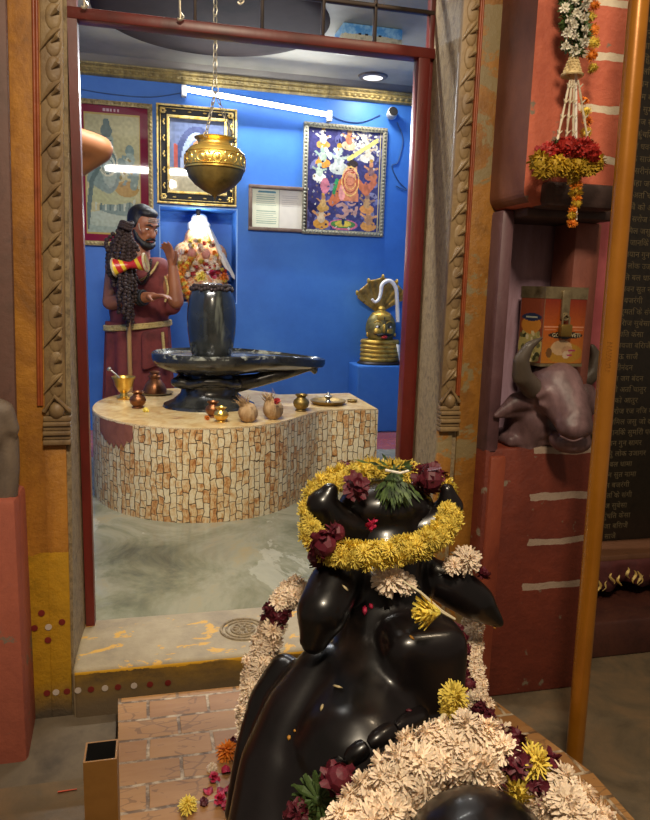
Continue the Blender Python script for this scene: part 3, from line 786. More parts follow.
# yoni base and lingam
LX, LYc = .245, 3.27
yb = thing('yoni_base', (LX, LYc, PZ), 'dark stone yoni dish with a long spout on a flared foot, on the tiled platform', 'altar base')
b = MB(); b.lathe([(.215, 0), (.21, .012), (.17, .03), (.135, .06), (.125, .09), (.13, .1), (.15, .106), (.155, .118), (.148, .13), (.12, .136), (.12, .15)], (LX, LYc, PZ), 48, sx=1.0, sy=.85)
b.build('foot', M_lingam, yb)
def yoni():
    n = 72; rows = []
    def radial(a, k):
        # outline: round dish with a long tapering spout to +x
        base = .262
        sp = math.exp(-(a/.30)**2)*.23; sp2 = math.exp(-(a/.75)**2)*.06
        return base+ (sp+sp2)
    prof = [(.34, -.012, 0), (.66, -.004, .35), (.9, .022, .8), (.985, .046, 1), (1.0, .062, 1), (1.0, .082, 1), (.97, .088, 1), (.93, .076, 1), (.6, .074, .9), (0.02, .074, 0)]
    vs = []
    for f, z, k in prof:
        for j in range(n):
            a = -PI+2*PI*j/n; r = radial(a, k); base = .262
            rr = f*(base+(r-base)*(k))
            vs.append(V(LX+rr*math.cos(a), LYc+rr*math.sin(a)*.92, PZ+.165+z-.03*max(0, rr-.27)/.3))
    fs = []
    for i in range(len(prof)-1):
        for j in range(n): fs.append((i*n+j, i*n+(j+1) % n, (i+1)*n+(j+1) % n, (i+1)*n+j))
    fs.append(tuple(range(n))[::-1]); fs.append(tuple(range((len(prof)-1)*n, len(prof)*n)))
    return MB().add(vs, fs)
def dishmat():
    s = N('wet_stone_with_milk'); v = s.coord()
    c = s.ramp(s.noise(v, 7, 8, .65), [(.3, '#141413'), (.5, '#272725'), (.7, '#3e3d37')])
    sp = s.n('ShaderNodeSeparateXYZ'); s.l(s.tc.outputs['Object'], sp.inputs[0])
    m = s.math('MULTIPLY', s.math('GREATER_THAN', sp.outputs[2], .236), s.ramp(s.noise(s.coord((1, 1.6, 1)), 12, 6, .6, 1.5), [(.52, '#000000'), (.62, '#ffffff')]))
    c = s.mix(s.math('MULTIPLY', m, .6), c, '#b4b4a2')
    s.bump(s.noise(v, 22, 6), .15, .004); return s.fin(c, .25, 0, .5, .3)
yoni().build('dish', dishmat(), yb)
blob('spout_bracket', [('ch', [V(LX+.1, LYc-.01, PZ+.10), V(LX+.22, LYc-.01, PZ+.12), V(LX+.36, LYc-.01, PZ+.16), V(LX+.46, LYc, PZ+.195)], [.045, .034, .034, .036]),
     ('c', V(LX+.40, LYc, PZ+.20), V(LX+.49, LYc, PZ+.195), .036, .03), ('s', V(LX+.50, LYc, PZ+.175), (.018, .026, .03))], M_lingam, yb, .008, 6)
blob('collar_ring', [('ch', [V(LX+.14*math.cos(a), LYc+.12*math.sin(a), PZ+.118+.012*math.sin(a*3)) for a in [k*2*PI/14 for k in range(15)]], [.022]*15), ('s', V(LX-.13, LYc-.06, PZ+.12), (.05, .04, .03))], M_lingam, yb, .008, 4)
lg = thing('shiva_lingam', (LX+.01, LYc, PZ+.24), 'barrel shaped polished dark stone lingam standing in the yoni dish', 'lingam')
b = MB(); zl = PZ+.235; b.lathe([(.084, 0), (.092, .010), (.101, .05), (.109, .11), (.112, .165), (.110, .215), (.103, .262), (.093, .298), (.078, .318), (.04, .330), (0, .333)], (LX+.01, LYc, zl), 56)
def lingmat():
    s = N('lingam_stone'); v = s.coord()
    c = s.ramp(s.noise(v, 5, 8, .65), [(.3, '#191a18'), (.5, '#2a2b27'), (.7, '#403f39')])
    dr = s.ramp(s.noise(s.coord((26, 26, 3)), 1, 5, .5), [(.62, '#000000'), (.72, '#ffffff')])
    c = s.mix(s.math('MULTIPLY', dr, .22), c, '#a8a890'); s.bump(s.noise(v, 20, 4), .05, .004); return s.fin(c, .2, 0, .5, .4)
b.build('shaft', lingmat(), lg)
# bead garland + flowers on the lingam top
bd = thing('bead_garland', (LX+.01, LYc, zl+.30), 'ring of dark rudraksha beads resting on the lingam top', 'garland')
M_bead2 = pm('rudraksha_brown', ['#1e120e', '#342018', '#140c0a'], 40, .7, .5, 90)
bb = MB().ell((0, 0, 0), .0095, None, 10, 7); proto = None
for i in range(38):
    a = 2*PI*i/38; rr = .091+.003*math.sin(i*2.3)
    loc = (rr*math.cos(a), rr*math.sin(a), .004+.004*math.sin(i*1.7))
    if proto is None:
        proto = MB().ell(V(LX+.01, LYc, zl+.30)+V(*loc)*0, .0095, None, 10, 7).build('bead', M_bead2, bd); proto.location = loc
    else: dup(proto, loc, parent=bd)
for i in range(36):
    a = 2*PI*i/36+.05; dup(proto, (.080*math.cos(a), .080*math.sin(a), .018), parent=bd)


# ================================================================== things on the back wall
M_pic = attr_mat('picture_print', .12, .0, 0, .5)
M_glassy = attr_mat('picture_under_glass', .035, 0, 0, .7)
def wall_frame(name, pa, pb, fw, mats, label, cat='picture', mat2=None, fw2=0, dep=.03, carve=False):
    """picture frame between two opposite photo corners, on the back wall"""
    a, c = P(*pa, YW), P(*pb, YW); x0, x1, z0, z1 = a.x, c.x, c.z, a.z
    t = thing(name, ((x0+x1)/2, YW, z0), label, cat)
    def rect(b, i, w_, y0, y1):
        for A, B in (((x0+i, z0+i), (x1-i, z0+i+w_)), ((x0+i, z1-i-w_), (x1-i, z1-i)), ((x0+i, z0+i+w_), (x0+i+w_, z1-i-w_)), ((x1-i-w_, z0+i+w_), (x1-i, z1-i-w_))):
            b.rbox((A[0], YW-y1, A[1]), (B[0], YW-y0, B[1]), .0025)
    b = MB().mat(mats[0]); rect(b, 0, fw, 0, dep)
    if carve:
        n = int((x1-x0)/.022)
        for i in range(n):
            for zz in (z0+fw/2, z1-fw/2): b.ell((x0+(i+.5)*(x1-x0)/n, YW-dep, zz), (.009, .005, fw*.3), None, 8, 6)
        n = int((z1-z0)/.022)
        for i in range(n):
            for xx in (x0+fw/2, x1-fw/2): b.ell((xx, YW-dep, z0+(i+.5)*(z1-z0)/n), (fw*.3, .005, .009), None, 8, 6)
    b.build('frame', None, t)
    return t, x0+fw, x1-fw, z0+fw, z1-fw, rect
def PM(x0, z0, y): return frameM((x0, y, z0), (1, 0, 0), (0, 0, 1))

# 1 large pale picture of a seated deity with maroon border
t, x0, x1, z0, z1, rect = wall_frame('framed_deity_picture', (70, 98), (154, 248), .028, [pm('faded_gilt', ['#6a5a38', '#9c8654', '#b8a470'], 40, .5, .4, 80, .2)], 'large framed pale picture of a seated blue-grey deity with a maroon border', carve=True)
rect2 = MB(); M_mb = pm('maroon_mount', ['#7a1c34', '#8a2440'], 8, .4, 0)
w_, h_ = x1-x0, z1-z0
pa = Paint(w_, h_, '#b5ab7e')
pa.nz(9, .12)
g1, g2, g3, g4 = '#7c8c80', '#96a290', '#5f6f68', '#a8a87c'
X = w_; H = h_; cx = X*.5
pa.e(cx, H*.12, X*.5, H*.12, g2).e(cx-.05, H*.17, X*.30, H*.06, '#a9b09a').e(cx+.06, H*.25, X*.33, H*.05, g1)
for i in range(9): pa.s_([(X*.25+i*.028, H*.24), (X*.25+i*.028+.004, H*.32)], .006, g3 if i % 2 else '#b3b8a0')
pa.e(cx-.02, H*.35, X*.36, H*.07, g4).e(cx+.08, H*.40, X*.17, H*.06, '#a68850').e(cx-.03, H*.52, X*.17, H*.16, g1).e(cx-.02, H*.52, X*.10, H*.12, g2)
for k in range(4): pa.e(cx-.03, H*(.56+.012*k), .035+.008*k, .045+.014*k, '#c9c4a0' if k % 2 else g3, 0, .75)
pa.s_([(cx-.09, H*.60), (cx-.13, H*.46), (cx-.05, H*.40)], .024, g1).s_([(cx+.05, H*.60), (cx+.13, H*.50), (cx+.12, H*.42)], .022, g1)
pa.e(cx-.035, H*.74, X*.10, H*.075, g2).e(cx-.035, H*.82, X*.08, H*.05, g3).e(cx-.035, H*.88, X*.045, H*.03, g3)
pa.e(cx-.055, H*.75, .008, .004, '#2f3834').e(cx-.012, H*.75, .008, .004, '#2f3834').s_([(cx-.045, H*.71), (cx-.02, H*.71)], .003, '#6c3c34')
pa.e(cx+.10, H*.68, X*.06, H*.05, g1).e(cx+.10, H*.62, X*.07, H*.05, g2).s_([(X*.12, H*.1), (X*.2, H*.45), (X*.3, H*.55)], .013, g3)
for i in range(26): pa.e(cx+.02+random.random()*.14, H*(.40+random.random()*.24), .012, .008, random.choice([g1, g2, '#c2bf9c', '#8c7c50']), random.random()*3)
pa.nz(60, .22, 3)
pa.r(0, 0, X, .045, '#7d2038').r(0, H-.045, X, H, '#7d2038').r(0, 0, .045, H, '#7d2038').r(X-.045, 0, X, H, '#7d2038')
for a, c in ((.045, .053),):
    pa.r(a, a, X-a, c, '#b59a54').r(a, H-c, X-a, H-a, '#b59a54').r(a, a, c, H-a, '#b59a54').r(X-c, a, X-a, H-a, '#b59a54')
for i in range(5): pa.r(X*.38+i*.02, H-.03, X*.38+i*.02+.012, H-.018, '#c9a8a8')
pa.panel('print', PM(x0, z0, YW-.014), 80, 150, M_glassy, t)

# 2 ornate black and gold frame
t, x0, x1, z0, z1, rect = wall_frame('framed_shrine_picture', (156, 103.5), (236, 207.5), .012, [M_gold], 'black and gold ornate framed picture hanging behind the brass pot, above the blue niche')
b = MB().mat(M_black); rect(b, .012, .05, 0, .026); b.build('black_moulding', None, t)
b = MB().mat(M_gold); rect(b, .062, .016, 0, .034); rect(b, .022, .004, 0, .03)
for xx in (x0+.028, x1-.028):
    for zz in (z0+.03, z1-.03):
        for k in range(6): a = k*PI/3; b.ell((xx+.012*math.cos(a), YW-.03, zz+.012*math.sin(a)), (.009, .004, .006), None, 8, 6)
    for k in range(1, 6):
        zz = z0+(z1-z0)*k/6
        for d in (-.012, 0, .012): b.ell((xx+abs(d)*.5, YW-.028, zz+d), (.006, .004, .007), None, 8, 6)
for zz in (z0+.028, z1-.028):
    for k in range(1, 5): b.ell((x0+(x1-x0)*k/5, YW-.028, zz), (.012, .004, .004), None, 8, 6)
b.build('gold_ornament', None, t)
x0 += .06; x1 -= .06; z0 += .06; z1 -= .06; w_, h_ = x1-x0, z1-z0
pa = Paint(w_, h_, '#6c7898'); pa.e(w_*.5, h_*.35, w_*.40, h_*.55, '#50587c').e(w_*.5, h_*.3, w_*.30, h_*.52, '#a8b4cc').e(w_*.5, h_*.3, w_*.22, h_*.42, '#7c88ac')
pa.s_([(w_*.12, h_*.3), (w_*.12, h_*.62)], .014, '#b05a50').s_([(w_*.86, h_*.3), (w_*.86, h_*.6)], .014, '#a87060').r(0, 0, w_, h_*.34, '#b4a888').e(w_*.5, h_*.42, w_*.12, h_*.2, '#c4a060').e(w_*.5, h_*.66, w_*.06, h_*.05, '#c08c60')
pa.nz(50, .3, 5); pa.panel('print', PM(x0, z0, YW-.014), 44, 66, M_glassy, t)

# 3 certificate
t, x0, x1, z0, z1, rect = wall_frame('framed_certificate', (248.5, 184.5), (306, 233), .022, [pm('brown_wood_frame', ['#5a4438', '#7a6252'], 20, .5, .2)], 'small brown frame holding a two-page cream document, beside the colourful poster')
w_, h_ = x1-x0, z1-z0
pa = Paint(w_, h_, '#eaeacc'); pa.r(w_*.52, 0, w_, h_, '#e4dccb').s_([(w_*.13, h_*.92), (w_*.44, h_*.92)], .006, '#6d9aa0')
for i in range(15):
    yy = h_*(.84-.052*i)
    if i in (6, 7): continue
    pa.s_([(w_*.09, yy), (w_*(.40+.08*random.random()), yy)], .002, '#a3b49a')
    if i < 8: pa.s_([(w_*.58, yy), (w_*(.86+.08*random.random()), yy)], .0016, '#bdb2a6')
pa.s_([(w_*.52, 0), (w_*.52, h_)], .0015, '#a8a088').nz(30, .05, 2); pa.panel('document', PM(x0, z0, YW-.012), 110, 80, M_pic, t)

# 4 colourful poster
t, x0, x1, z0, z1, rect = wall_frame('framed_colour_poster', (303.5, 122), (382, 237.5), .03, [pm('mottled_grey_frame', ['#5c5848', '#8c8872', '#4a4638'], 60, .5, .5, 90)], 'large colourful poster of a praying figure above an om sign, in a mottled grey frame', carve=True)
w_, h_ = x1-x0, z1-z0
pa = Paint(w_, h_, '#3c3a64'); rnd = random.Random(4)
for i in range(60):
    u, v = rnd.random()*w_, rnd.random()*h_; 
    pa.e(u, v, .012+.03*rnd.random(), .008+.02*rnd.random(), rnd.choice(['#5a5a86', '#2c2a4c', '#6c6c94', '#4a4878', '#7c7890']), rnd.random()*3)
def fig(u, v, s, c1, c2, c3):
    pa.e(u, v, .05*s, .03*s, c1); pa.e(u, v+.04*s, .025*s, .035*s, c2); pa.e(u, v+.085*s, .017*s, .02*s, c3); pa.e(u, v+.11*s, .014*s, .012*s, '#b08838')
    pa.s_([(u-.02*s, v+.05*s), (u-.05*s, v+.07*s)], .007*s, c3).s_([(u+.02*s, v+.05*s), (u+.05*s, v+.06*s)], .007*s, c3)
fig(w_*.2, h_*.84, .9, '#b98a4a', '#d8d4c0', '#c8c0b0'); fig(w_*.2, h_*.66, 1, '#c88c3c', '#9cae98', '#8ca090'); fig(w_*.16, h_*.52, .9, '#d8d8cc', '#b4c0ac', '#98a894')
fig(w_*.42, h_*.62, 1.3, '#b8bcb0', '#c4c8bc', '#a0aca0'); fig(w_*.55, h_*.85, 1, '#c8b08c', '#b86c50', '#c08c68'); fig(w_*.8, h_*.74, 1, '#cfcabc', '#d0c4ac', '#c8b498')
fig(w_*.86, h_*.56, .9, '#b06a40', '#7c5c54', '#c4885c'); fig(w_*.2, h_*.06, 1.1, '#c89040', '#c8b08c', '#c08858'); fig(w_*.85, h_*.06, 1.1, '#c88c3c', '#a87c50', '#c89058'); fig(w_*.82, h_*.23, 1, '#c88a44', '#b89058', '#8c6c58'); fig(w_*.22, h_*.22, .8, '#b08848', '#c09c60', '#a87c58')
fig(w_*.75, h_*.88, .9, '#dcdcd4', '#c8c8bc', '#b4ac98')
for i in range(40): pa.e(w_*(.55+.4*rnd.random()), h_*(.78+.2*rnd.random()), .006, .012, rnd.choice(['#d8d8cc', '#c0b8a0', '#7c7488', '#e4e0d0']), rnd.random()*3)
sk = '#b8683e'
pa.p([(w_*.42, h_*.30), (w_*.46, h_*.52), (w_*.56, h_*.56), (w_*.68, h_*.52), (w_*.70, h_*.30)], '#c07850').e(w_*.57, h_*.54, .045, .05, '#c47c58')
pa.s_([(w_*.46, h_*.48), (w_*.34, h_*.28), (w_*.44, h_*.34)], .024, sk).s_([(w_*.68, h_*.50), (w_*.80, h_*.40), (w_*.90, h_*.50)], .022, sk).e(w_*.47, h_*.38, .022, .05, '#d08c84')
pa.e(w_*.6, h_*.615, .036, .048, '#cc9070').e(w_*.6, h_*.675, .038, .024, '#3a3028').s_([(w_*.57, h_*.625), (w_*.585, h_*.625)], .004, '#402820').s_([(w_*.615, h_*.625), (w_*.63, h_*.625)], .004, '#402820').s_([(w_*.59, h_*.585), (w_*.615, h_*.585)], .004, '#9c3c30')
for k in range(4): pa.e(w_*.58, h_*.50, .03+.010*k, .03+.022*k, '#d8b060' if k % 2 else '#8c4030', 0, .82)
pa.e(w_*.24, h_*.44, .03, .05, '#b8707c').s_([(w_*.40, h_*.50), (w_*.36, h_*.38)], .012, '#3c8a50')
pa.e(w_*.5, h_*.06, .10, .035, '#c46878').e(w_*.5, h_*.065, .085, .026, '#4c7c3c').e(w_*.5, h_*.07, .055, .02, '#c8b03c').e(w_*.5, h_*.10, .012, .03, '#283848')
om = '#b08878'
pa.s_([(w_*.42, h_*.25), (w_*.48, h_*.27), (w_*.54, h_*.24), (w_*.50, h_*.21), (w_*.55, h_*.18), (w_*.50, h_*.14), (w_*.42, h_*.15)], .011, om).s_([(w_*.54, h_*.20), (w_*.61, h_*.21), (w_*.66, h_*.17), (w_*.68, h_*.24)], .01, om).s_([(w_*.56, h_*.275), (w_*.61, h_*.26), (w_*.66, h_*.28)], .006, om).e(w_*.61, h_*.295, .007, .007, om)
pa.s_([(w_*.55, h_*.72), (w_*.93, h_*.92)], .013, '#d8cc70').e(w_*.80, h_*.46, .016, .028, '#b0643c').s_([(w_*.30, h_*.72), (w_*.24, h_*.80)], .012, '#c8ccc4').s_([(w_*.36, h_*.80), (w_*.44, h_*.74), (w_*.40, h_*.66)], .012, '#a8b0a8')  # the yellow diagonal is a light reflection painted into the print
for i in range(120):
    u, v = rnd.random()*w_, rnd.random()*h_
    if abs(u-w_*.58) < w_*.16 and .3*h_ < v < .68*h_: continue
    pa.e(u, v, .004+.006*rnd.random(), .003+.005*rnd.random(), rnd.choice(['#2c2848', '#4a4668', '#c8c4b4', '#6c5c58', '#8c8c94', '#383458', '#a07848']), rnd.random()*3)
pa.nz(70, .3, 8).nz(30, .3, 12)
pa.r(w_-.016, 0, w_-.010, h_, '#c8b878')
pa.panel('print', PM(x0, z0, YW-.016), 96, 150, M_glassy, t)

# security camera with its cable
p = P(391, 115, YW)
t = thing('security_camera', (p.x, YW, p.z), 'small white dome security camera on the blue wall, right of the tube light', 'camera')
MB().lathe([(0, 0), (.032, 0), (.034, .02), (.03, .028), (0, .03)], p, 20, Matrix.Rotation(PI/2, 3, 'X')).build('mount', M_white, t)
Mr = Matrix.Rotation(math.radians(75), 3, 'X')
hs_ = MB().lathe([(0, -.03), (.026, -.028), (.034, 0), (.033, .03), (.026, .034), (0, .034)], p+V(-.012, -.05, -.005), 24, Mr).build('housing', pm('grey_white_plastic', ['#b4b4b0'], 3, .4, 0), t)
MB().lathe([(0, .037), (.03, .0362), (.023, .03), (.0, .03)], p+V(-.012, -.05, -.005), 20, Mr).build('lens', M_black, hs_)
b = MB(); M_cab = pm('dull_blue_cable', ['#3a5c8c', '#2c4a78'], 8, .6, 0)
b.tube(spline([P(332, 116, YW-.006), P(345, 121, YW-.006), P(362, 122, YW-.006), P(380, 115, YW-.006)], 6), .003, 6)
tag(b.build('wall_cable', M_cab), 'thin cable sagging from the tube light across to the security camera', 'cable')
b = MB().tube(spline([P(397, 122, YW-.006), P(403, 140, YW-.006), P(398, 162, YW-.006), P(392, 166, YW-.006), P(398, 180, YW-.006), P(407, 190, YW-.006), P(396, 186, YW-.006)], 6), .0035, 6)
tag(b.build('wall_cable', M_cab), 'looped cable hanging down the blue wall below the security camera', 'cable')
b = MB().tube(spline([P(80, 89, YW-.006), P(110, 94, YW-.006), P(150, 97, YW-.006), P(186, 92, YW-.006)], 6), .003, 6)
tag(b.build('wall_cable', M_cab), 'thin cable running above the framed deity picture to the tube light', 'cable')

# peeling blue and white box on the ceiling, seen through the transom
a = Pz(340, 30, ZC-.02); c = Pz(402, 34, ZC-.02)
t = thing('ceiling_box', ((a.x+c.x)/2, a.y, ZC), 'peeling blue and cream painted box fixed to the ceiling, seen through the transom bars', 'box')
s = N('peeling_blue_cream'); v = s.coord(); sp = s.n('ShaderNodeSeparateXYZ'); s.l(s.tc.outputs['Object'], sp.inputs[0])
m = s.math('GREATER_THAN', s.math('ADD', sp.outputs[2], s.math('MULTIPLY', s.noise(v, 20), .03)), -.035)
c0 = s.mix(m, s.ramp(s.noise(v, 18, 8, .7), [(.35, '#8a8268'), (.5, '#b8ae90'), (.65, '#6c6a58')]), s.ramp(s.noise(v, 22, 8, .7), [(.4, '#3c7cb0'), (.62, '#8cb4c8')]))
s.fin(c0, .6)
MB().rbox((a.x, a.y-.06, ZC-.10), (c.x, a.y+.12, ZC), .01).build('casing', s.m, t)
b = MB()
for i in range(4): b.box((a.x+.08+i*.035, a.y-.0615, ZC-.052), (a.x+.095+i*.035, a.y-.059, ZC-.044))
b.build('slot', M_black, t)

# ================================================================== hanging brass pot
PY = 2.85; pc = P(215, 170, PY); pcx = pc.x
zt_, zb_ = P(215, 138, PY).z, P(215, 197, PY).z
t = thing('hanging_pot', (pcx, PY, zb_), 'engraved brass drip pot hanging on chains above the lingam', 'pot')
Rm = .116; hh = zt_-zb_
kz = hh/.246
class KB(MB):
    def lathe(s, prof, c=(0, 0, 0), n=32, **kw): return MB.lathe(s, [(r, z*kz) for r, z in prof], c, n, **kw)
b = KB().mat(M_brass_old)
b.lathe([(0, 0), (.006, .0), (.014, .008), (.042, .022), (.078, .050), (.102, .080), (.113, .112)], (pcx, PY, zb_), 48)
b.mat(M_brass)
b.lathe([(.112, .112), (.117, .114), (.117, .119), (.113, .121), (.117, .14), (.116, .16), (.108, .185), (.095, .202), (.076, .212), (.066, .217), (.064, .224), (.068, .234), (.078, .241), (.079, .245), (.07, .246), (.058, .235), (.055, .215)], (pcx, PY, zb_), 48)
ob = b.build('vessel', None, t)
b = MB()
for i in range(12):
    a = 2*PI*i/12; q = V(pcx+.1155*math.cos(a), PY+.1155*math.sin(a), zb_+.15*kz); Mz = Matrix.Rotation(a, 3, 'Z')
    b.torus(q, .018, .0022, Mz @ Matrix.Rotation(PI/2, 3, 'Y'), 14, 6); b.ell(q, (.003, .01, .012), Mz, 8, 6)
    for k in (-1, 1): b.ell(V(pcx+.1145*math.cos(a+.26), PY+.1145*math.sin(a+.26), zb_+.15*kz+.014*k), (.003, .006, .008), Mz, 8, 6)
b.torus((pcx, PY, zb_+.180*kz), .111, .0022, None, 48, 6).torus((pcx, PY, zb_+.126*kz), .1165, .0018, None, 48, 6)
b.build('engraved_band', M_brass, t)
KB().lathe([(.055, .215), (.055, .238), (0, .238)], (pcx, PY, zb_), 24).build('water_surface', M_black, t)
ring = V(pcx, PY, P(215, 92, PY).z)
M_chain = pm('chain_steel', ['#6e6250', '#8c8066'], 30, .4, .1, metal=.6)
for k in range(3):
    a = PI/2+k*2*PI/3+.5; q = V(pcx+.074*math.cos(a), PY+.074*math.sin(a), zb_+.243*kz)
    chain_mb(MB(), q, ring, .014, .0018).build('side_chain', M_chain, t)
    MB().torus(q, .009, .002, Matrix.Rotation(PI/2, 3, 'X'), 12, 6).build('rim_ring', M_chain, t)
MB().torus(ring+V(0, 0, .01), .012, .0022, Matrix.Rotation(PI/2, 3, 'X'), 14, 6).build('top_ring', M_chain, t)
chain_mb(MB(), ring+V(0, 0, .02), V(pcx, PY, ZC), .02, .0022).build('main_chain', M_chain, t)
MB().tube([V(pcx, PY, zb_), V(pcx, PY, zb_-.012)], [.006, .003], 8).build('drip_nozzle', M_brass, t)

# ================================================================== deity in the niche
NY = YW+.15; bs = P(203, 302, NY-.02); dz = NZ0
t = thing('niche_idol', (P(201, 290, NY).x, NY, dz), 'small idol wrapped in orange and white flowers inside the lit blue niche', 'idol')
ix = P(201, 270, NY).x; top = P(198, 216, NY).z; Hh = top-dz
M_orcl = pm('orange_gold_cloth', ['#e0a048', '#ecd0a0', '#d87c48', '#f0e4cc'], 34, .7, .3, 80)
M_wcl = pm('white_cloth', ['#e4dccb', '#f0ebe0'], 10, .8, .3, 40)
blob('body', [('s', V(ix, NY, dz+.11), (.185, .095, .11)), ('s', V(ix-.01, NY, dz+Hh*.5), (.155, .09, .15)), ('s', V(ix-.015, NY, dz+Hh*.72), (.095, .075, .10)), ('s', V(ix, NY, dz+.05), (.19, .095, .05)), ('c', V(ix-.10, NY, dz+Hh*.55), V(ix+.09, NY, dz+Hh*.55), .085, .085)], M_orcl, t, .01, 6)
b = MB()
for sgn in (-1, 1): MB().ell((ix-.02+sgn*.045, NY-.112, dz+Hh*.56), (.028, .02, .034), None, 12, 8).build('face', pm('painted_idol_face', ['#d8a07c', '#b8605c'], 40, .5, 0), t)
blob('white_turban', [('s', V(ix-.015, NY, dz+Hh*.86), (.075, .06, .05)), ('s', V(ix-.01, NY, dz+Hh*.97), (.055, .045, .035)), ('s', V(ix-.06, NY, dz+Hh*.9), (.03, .03, .02)), ('s', V(ix+.035, NY, dz+Hh*.9), (.03, .03, .02))], M_wcl, t, .008, 5)
vs = []; fs = []
for j in range(9):
    for i in range(9):
        u, v_ = i/8, j/8
        vs.append(V(ix+.03+.175*v_*(.45+.55*u)+.03*u+.008*math.sin(u*14), NY-.055-.05*math.sin(u*PI)-.010*math.sin(u*18+v_*3), dz+Hh*(.86-.62*v_*(.6+.4*u))))
for j in range(8):
    for i in range(8): a = j*9+i; fs.append((a, a+1, a+10, a+9))
o = MB().add(vs, fs).build('shawl', M_wcl, t); modbake(o, [('SOLIDIFY', dict(thickness=.006)), ('SUBSURF', dict(levels=1))])
# bulb above it
bp = P(198, 214, NY-.05)
t2 = thing('niche_bulb', (bp.x, NY-.02, NZ1), 'glowing bulb in a dark holder hanging from the top of the niche', 'bulb')
b = MB().tube([V(bp.x, NY-.08, NZ1+.01), V(bp.x, NY-.08, NZ1-.03)], .016, 14).tube([V(bp.x, NY-.08, NZ1-.03), V(bp.x, NY-.08, NZ1-.045)], .012, 14); b.build('holder', M_dark, t2)
MB().lathe([(0, -.075), (.018, -.070), (.026, -.052), (.02, -.032), (.011, -.018), (.010, 0)], (bp.x, NY-.08, NZ1-.045), 20).build('bulb_glass', emis('bulb_glow', '#fff8ea', 30), t2)

# ================================================================== cobra hooded face idol on the ledge
QY = 4.555; fcx = P(380, 340, QY).x; zL = LZ; R_ = .125
t = thing('cobra_hood_idol', (fcx, QY, zL), 'brass moustached face idol with a cobra hood, on the blue ledge at right', 'idol')
M_bg = pm('dull_gold_metal', ['#a8822c', '#d0aa4c', '#86641f'], 14, .38, .15, 50, .6)
M_slate = pm('dark_slate_metal', ['#3c4234', '#8a7c44', '#30362a'], 12, .4, .15, 50, .4)
MB().lathe([(0, 0), (.15, 0), (.155, .008), (.14, .02), (0, .02)], (fcx, QY, zL), 36, sy=.72).build('base_plate', M_dark, t)
b = MB(); nco = 5; ch = .029
for i in range(nco): b.torus((fcx, QY, zL+.034+ch*i), R_+.012-.0175, .0175, Matrix.Diagonal((1, .68, 1)), 40, 12)
b.build('coiled_snake_body', M_bg, t)
hz = zL+.030+ch*nco; fcz = hz+.070
blob('head', [('s', V(fcx, QY-.005, fcz), (.106, .076, .122)), ('s', V(fcx, QY-.03, fcz-.05), (.062, .05, .055)), ('c', V(fcx, QY, hz-.03), V(fcx, QY, hz+.03), .07, .07), ('s', V(fcx, QY-.078, fcz-.005), (.013, .018, .03)), ('s', V(fcx-.09, QY, fcz-.01), (.016, .02, .035)), ('s', V(fcx+.09, QY, fcz-.01), (.016, .02, .035)),
    ('s', V(fcx-.04, QY-.055, fcz-.03), (.025, .02, .02)), ('s', V(fcx+.04, QY-.055, fcz-.03), (.025, .02, .02))], M_slate, t, .006, 5)
for sg in (-1, 1):
    pts = [V(fcx+sg*(.014+.055*k/6), QY-.076+.020*(k/6)**2, fcz+.034+.014*math.sin(PI*k/6)) for k in range(7)]
    MB().tube(pts, [.003, .006, .007, .007, .006, .005, .001], 8).build('eyebrow', M_bg, t)
    MB().ell((fcx+sg*.040, QY-.066, fcz-.022), (.030, .016, .026), None, 12, 8).build('cheek', M_bg, t)
    ey = MB().ell((fcx+sg*.036, QY-.066, fcz+.010), (.020, .010, .010), None, 12, 8).build('eye', M_white, t)
    MB().ell((fcx+sg*.034, QY-.075, fcz+.011), (.008, .004, .009), None, 10, 8).build('pupil', M_black, ey)
    MB().tube([V(fcx+sg*x, QY-.096+.010*(x/.05)**2*2, z_) for x, z_ in ((.002, fcz-.036), (.02, fcz-.040), (.04, fcz-.044), (.062, fcz-.034), (.072, fcz-.020))], [.007, .010, .008, .005, .001], 8).build('moustache_half', M_black, t)
    MB().ell((fcx+sg*.098, QY-.02, fcz-.045), (.008, .008, .016), None, 10, 8).build('earring', M_bg, t)
MB().ell((fcx, QY-.082, fcz-.0), (.012, .016, .032), None, 12, 8).build('nose', M_bg, t)
MB().rbox((fcx-.045, QY-.080, fcz+.055), (fcx+.045, QY-.050, fcz+.088), .008).build('forehead_plate', M_bg, t)
MB().ell((fcx, QY-.082, fcz+.068), (.004, .004, .012), None, 8, 6).build('third_eye', M_black, t)
MB().ell((fcx, QY-.092, fcz-.056), (.024, .012, .012), None, 12, 8).build('lips', pm('red_lacquer', ['#b02a20'], 5, .3, 0), t)
b = MB().mat(M_bg)
b.lathe([(.070, 0), (.062, .012), (.04, .02), (.026, .03), (.028, .042), (.016, .056), (0, .064)], (fcx, QY, fcz+.088), 24); b.build('hair_bun', None, t)
# hood: scalloped fan with ribs and five small heads
hx, hzb = fcx+.0, fcz+.03
vs = []; fs = []; n = 40; m = 8
for i in range(n+1):
    a = math.radians(28)+math.radians(124)*i/n; s_ = 1+.045*abs(math.cos((i/n)*5*PI))*-1
    for j in range(m+1):
        f = j/m; rr = .02+(.205*s_-.02+ .01*math.sin(a)**2)*f
        vs.append(V(hx+rr*1.03*math.cos(a), QY+.05-.05*f*f+.004*math.sin(i*1.4)*f, hzb+.06+rr*math.sin(a)*1.18))
for i in range(n):
    for j in range(m): a = i*(m+1)+j; fs.append((a, a+1, a+m+2, a+m+1))
o = MB().add(vs, fs).build('cobra_hood', pm('hood_bronze', ['#6a5228', '#9c7c38', '#c09c4c', '#4c3c20'], 16, .4, .4, 60, .5), t); modbake(o, [('SOLIDIFY', dict(thickness=.01)), ('SUBSURF', dict(levels=1))])
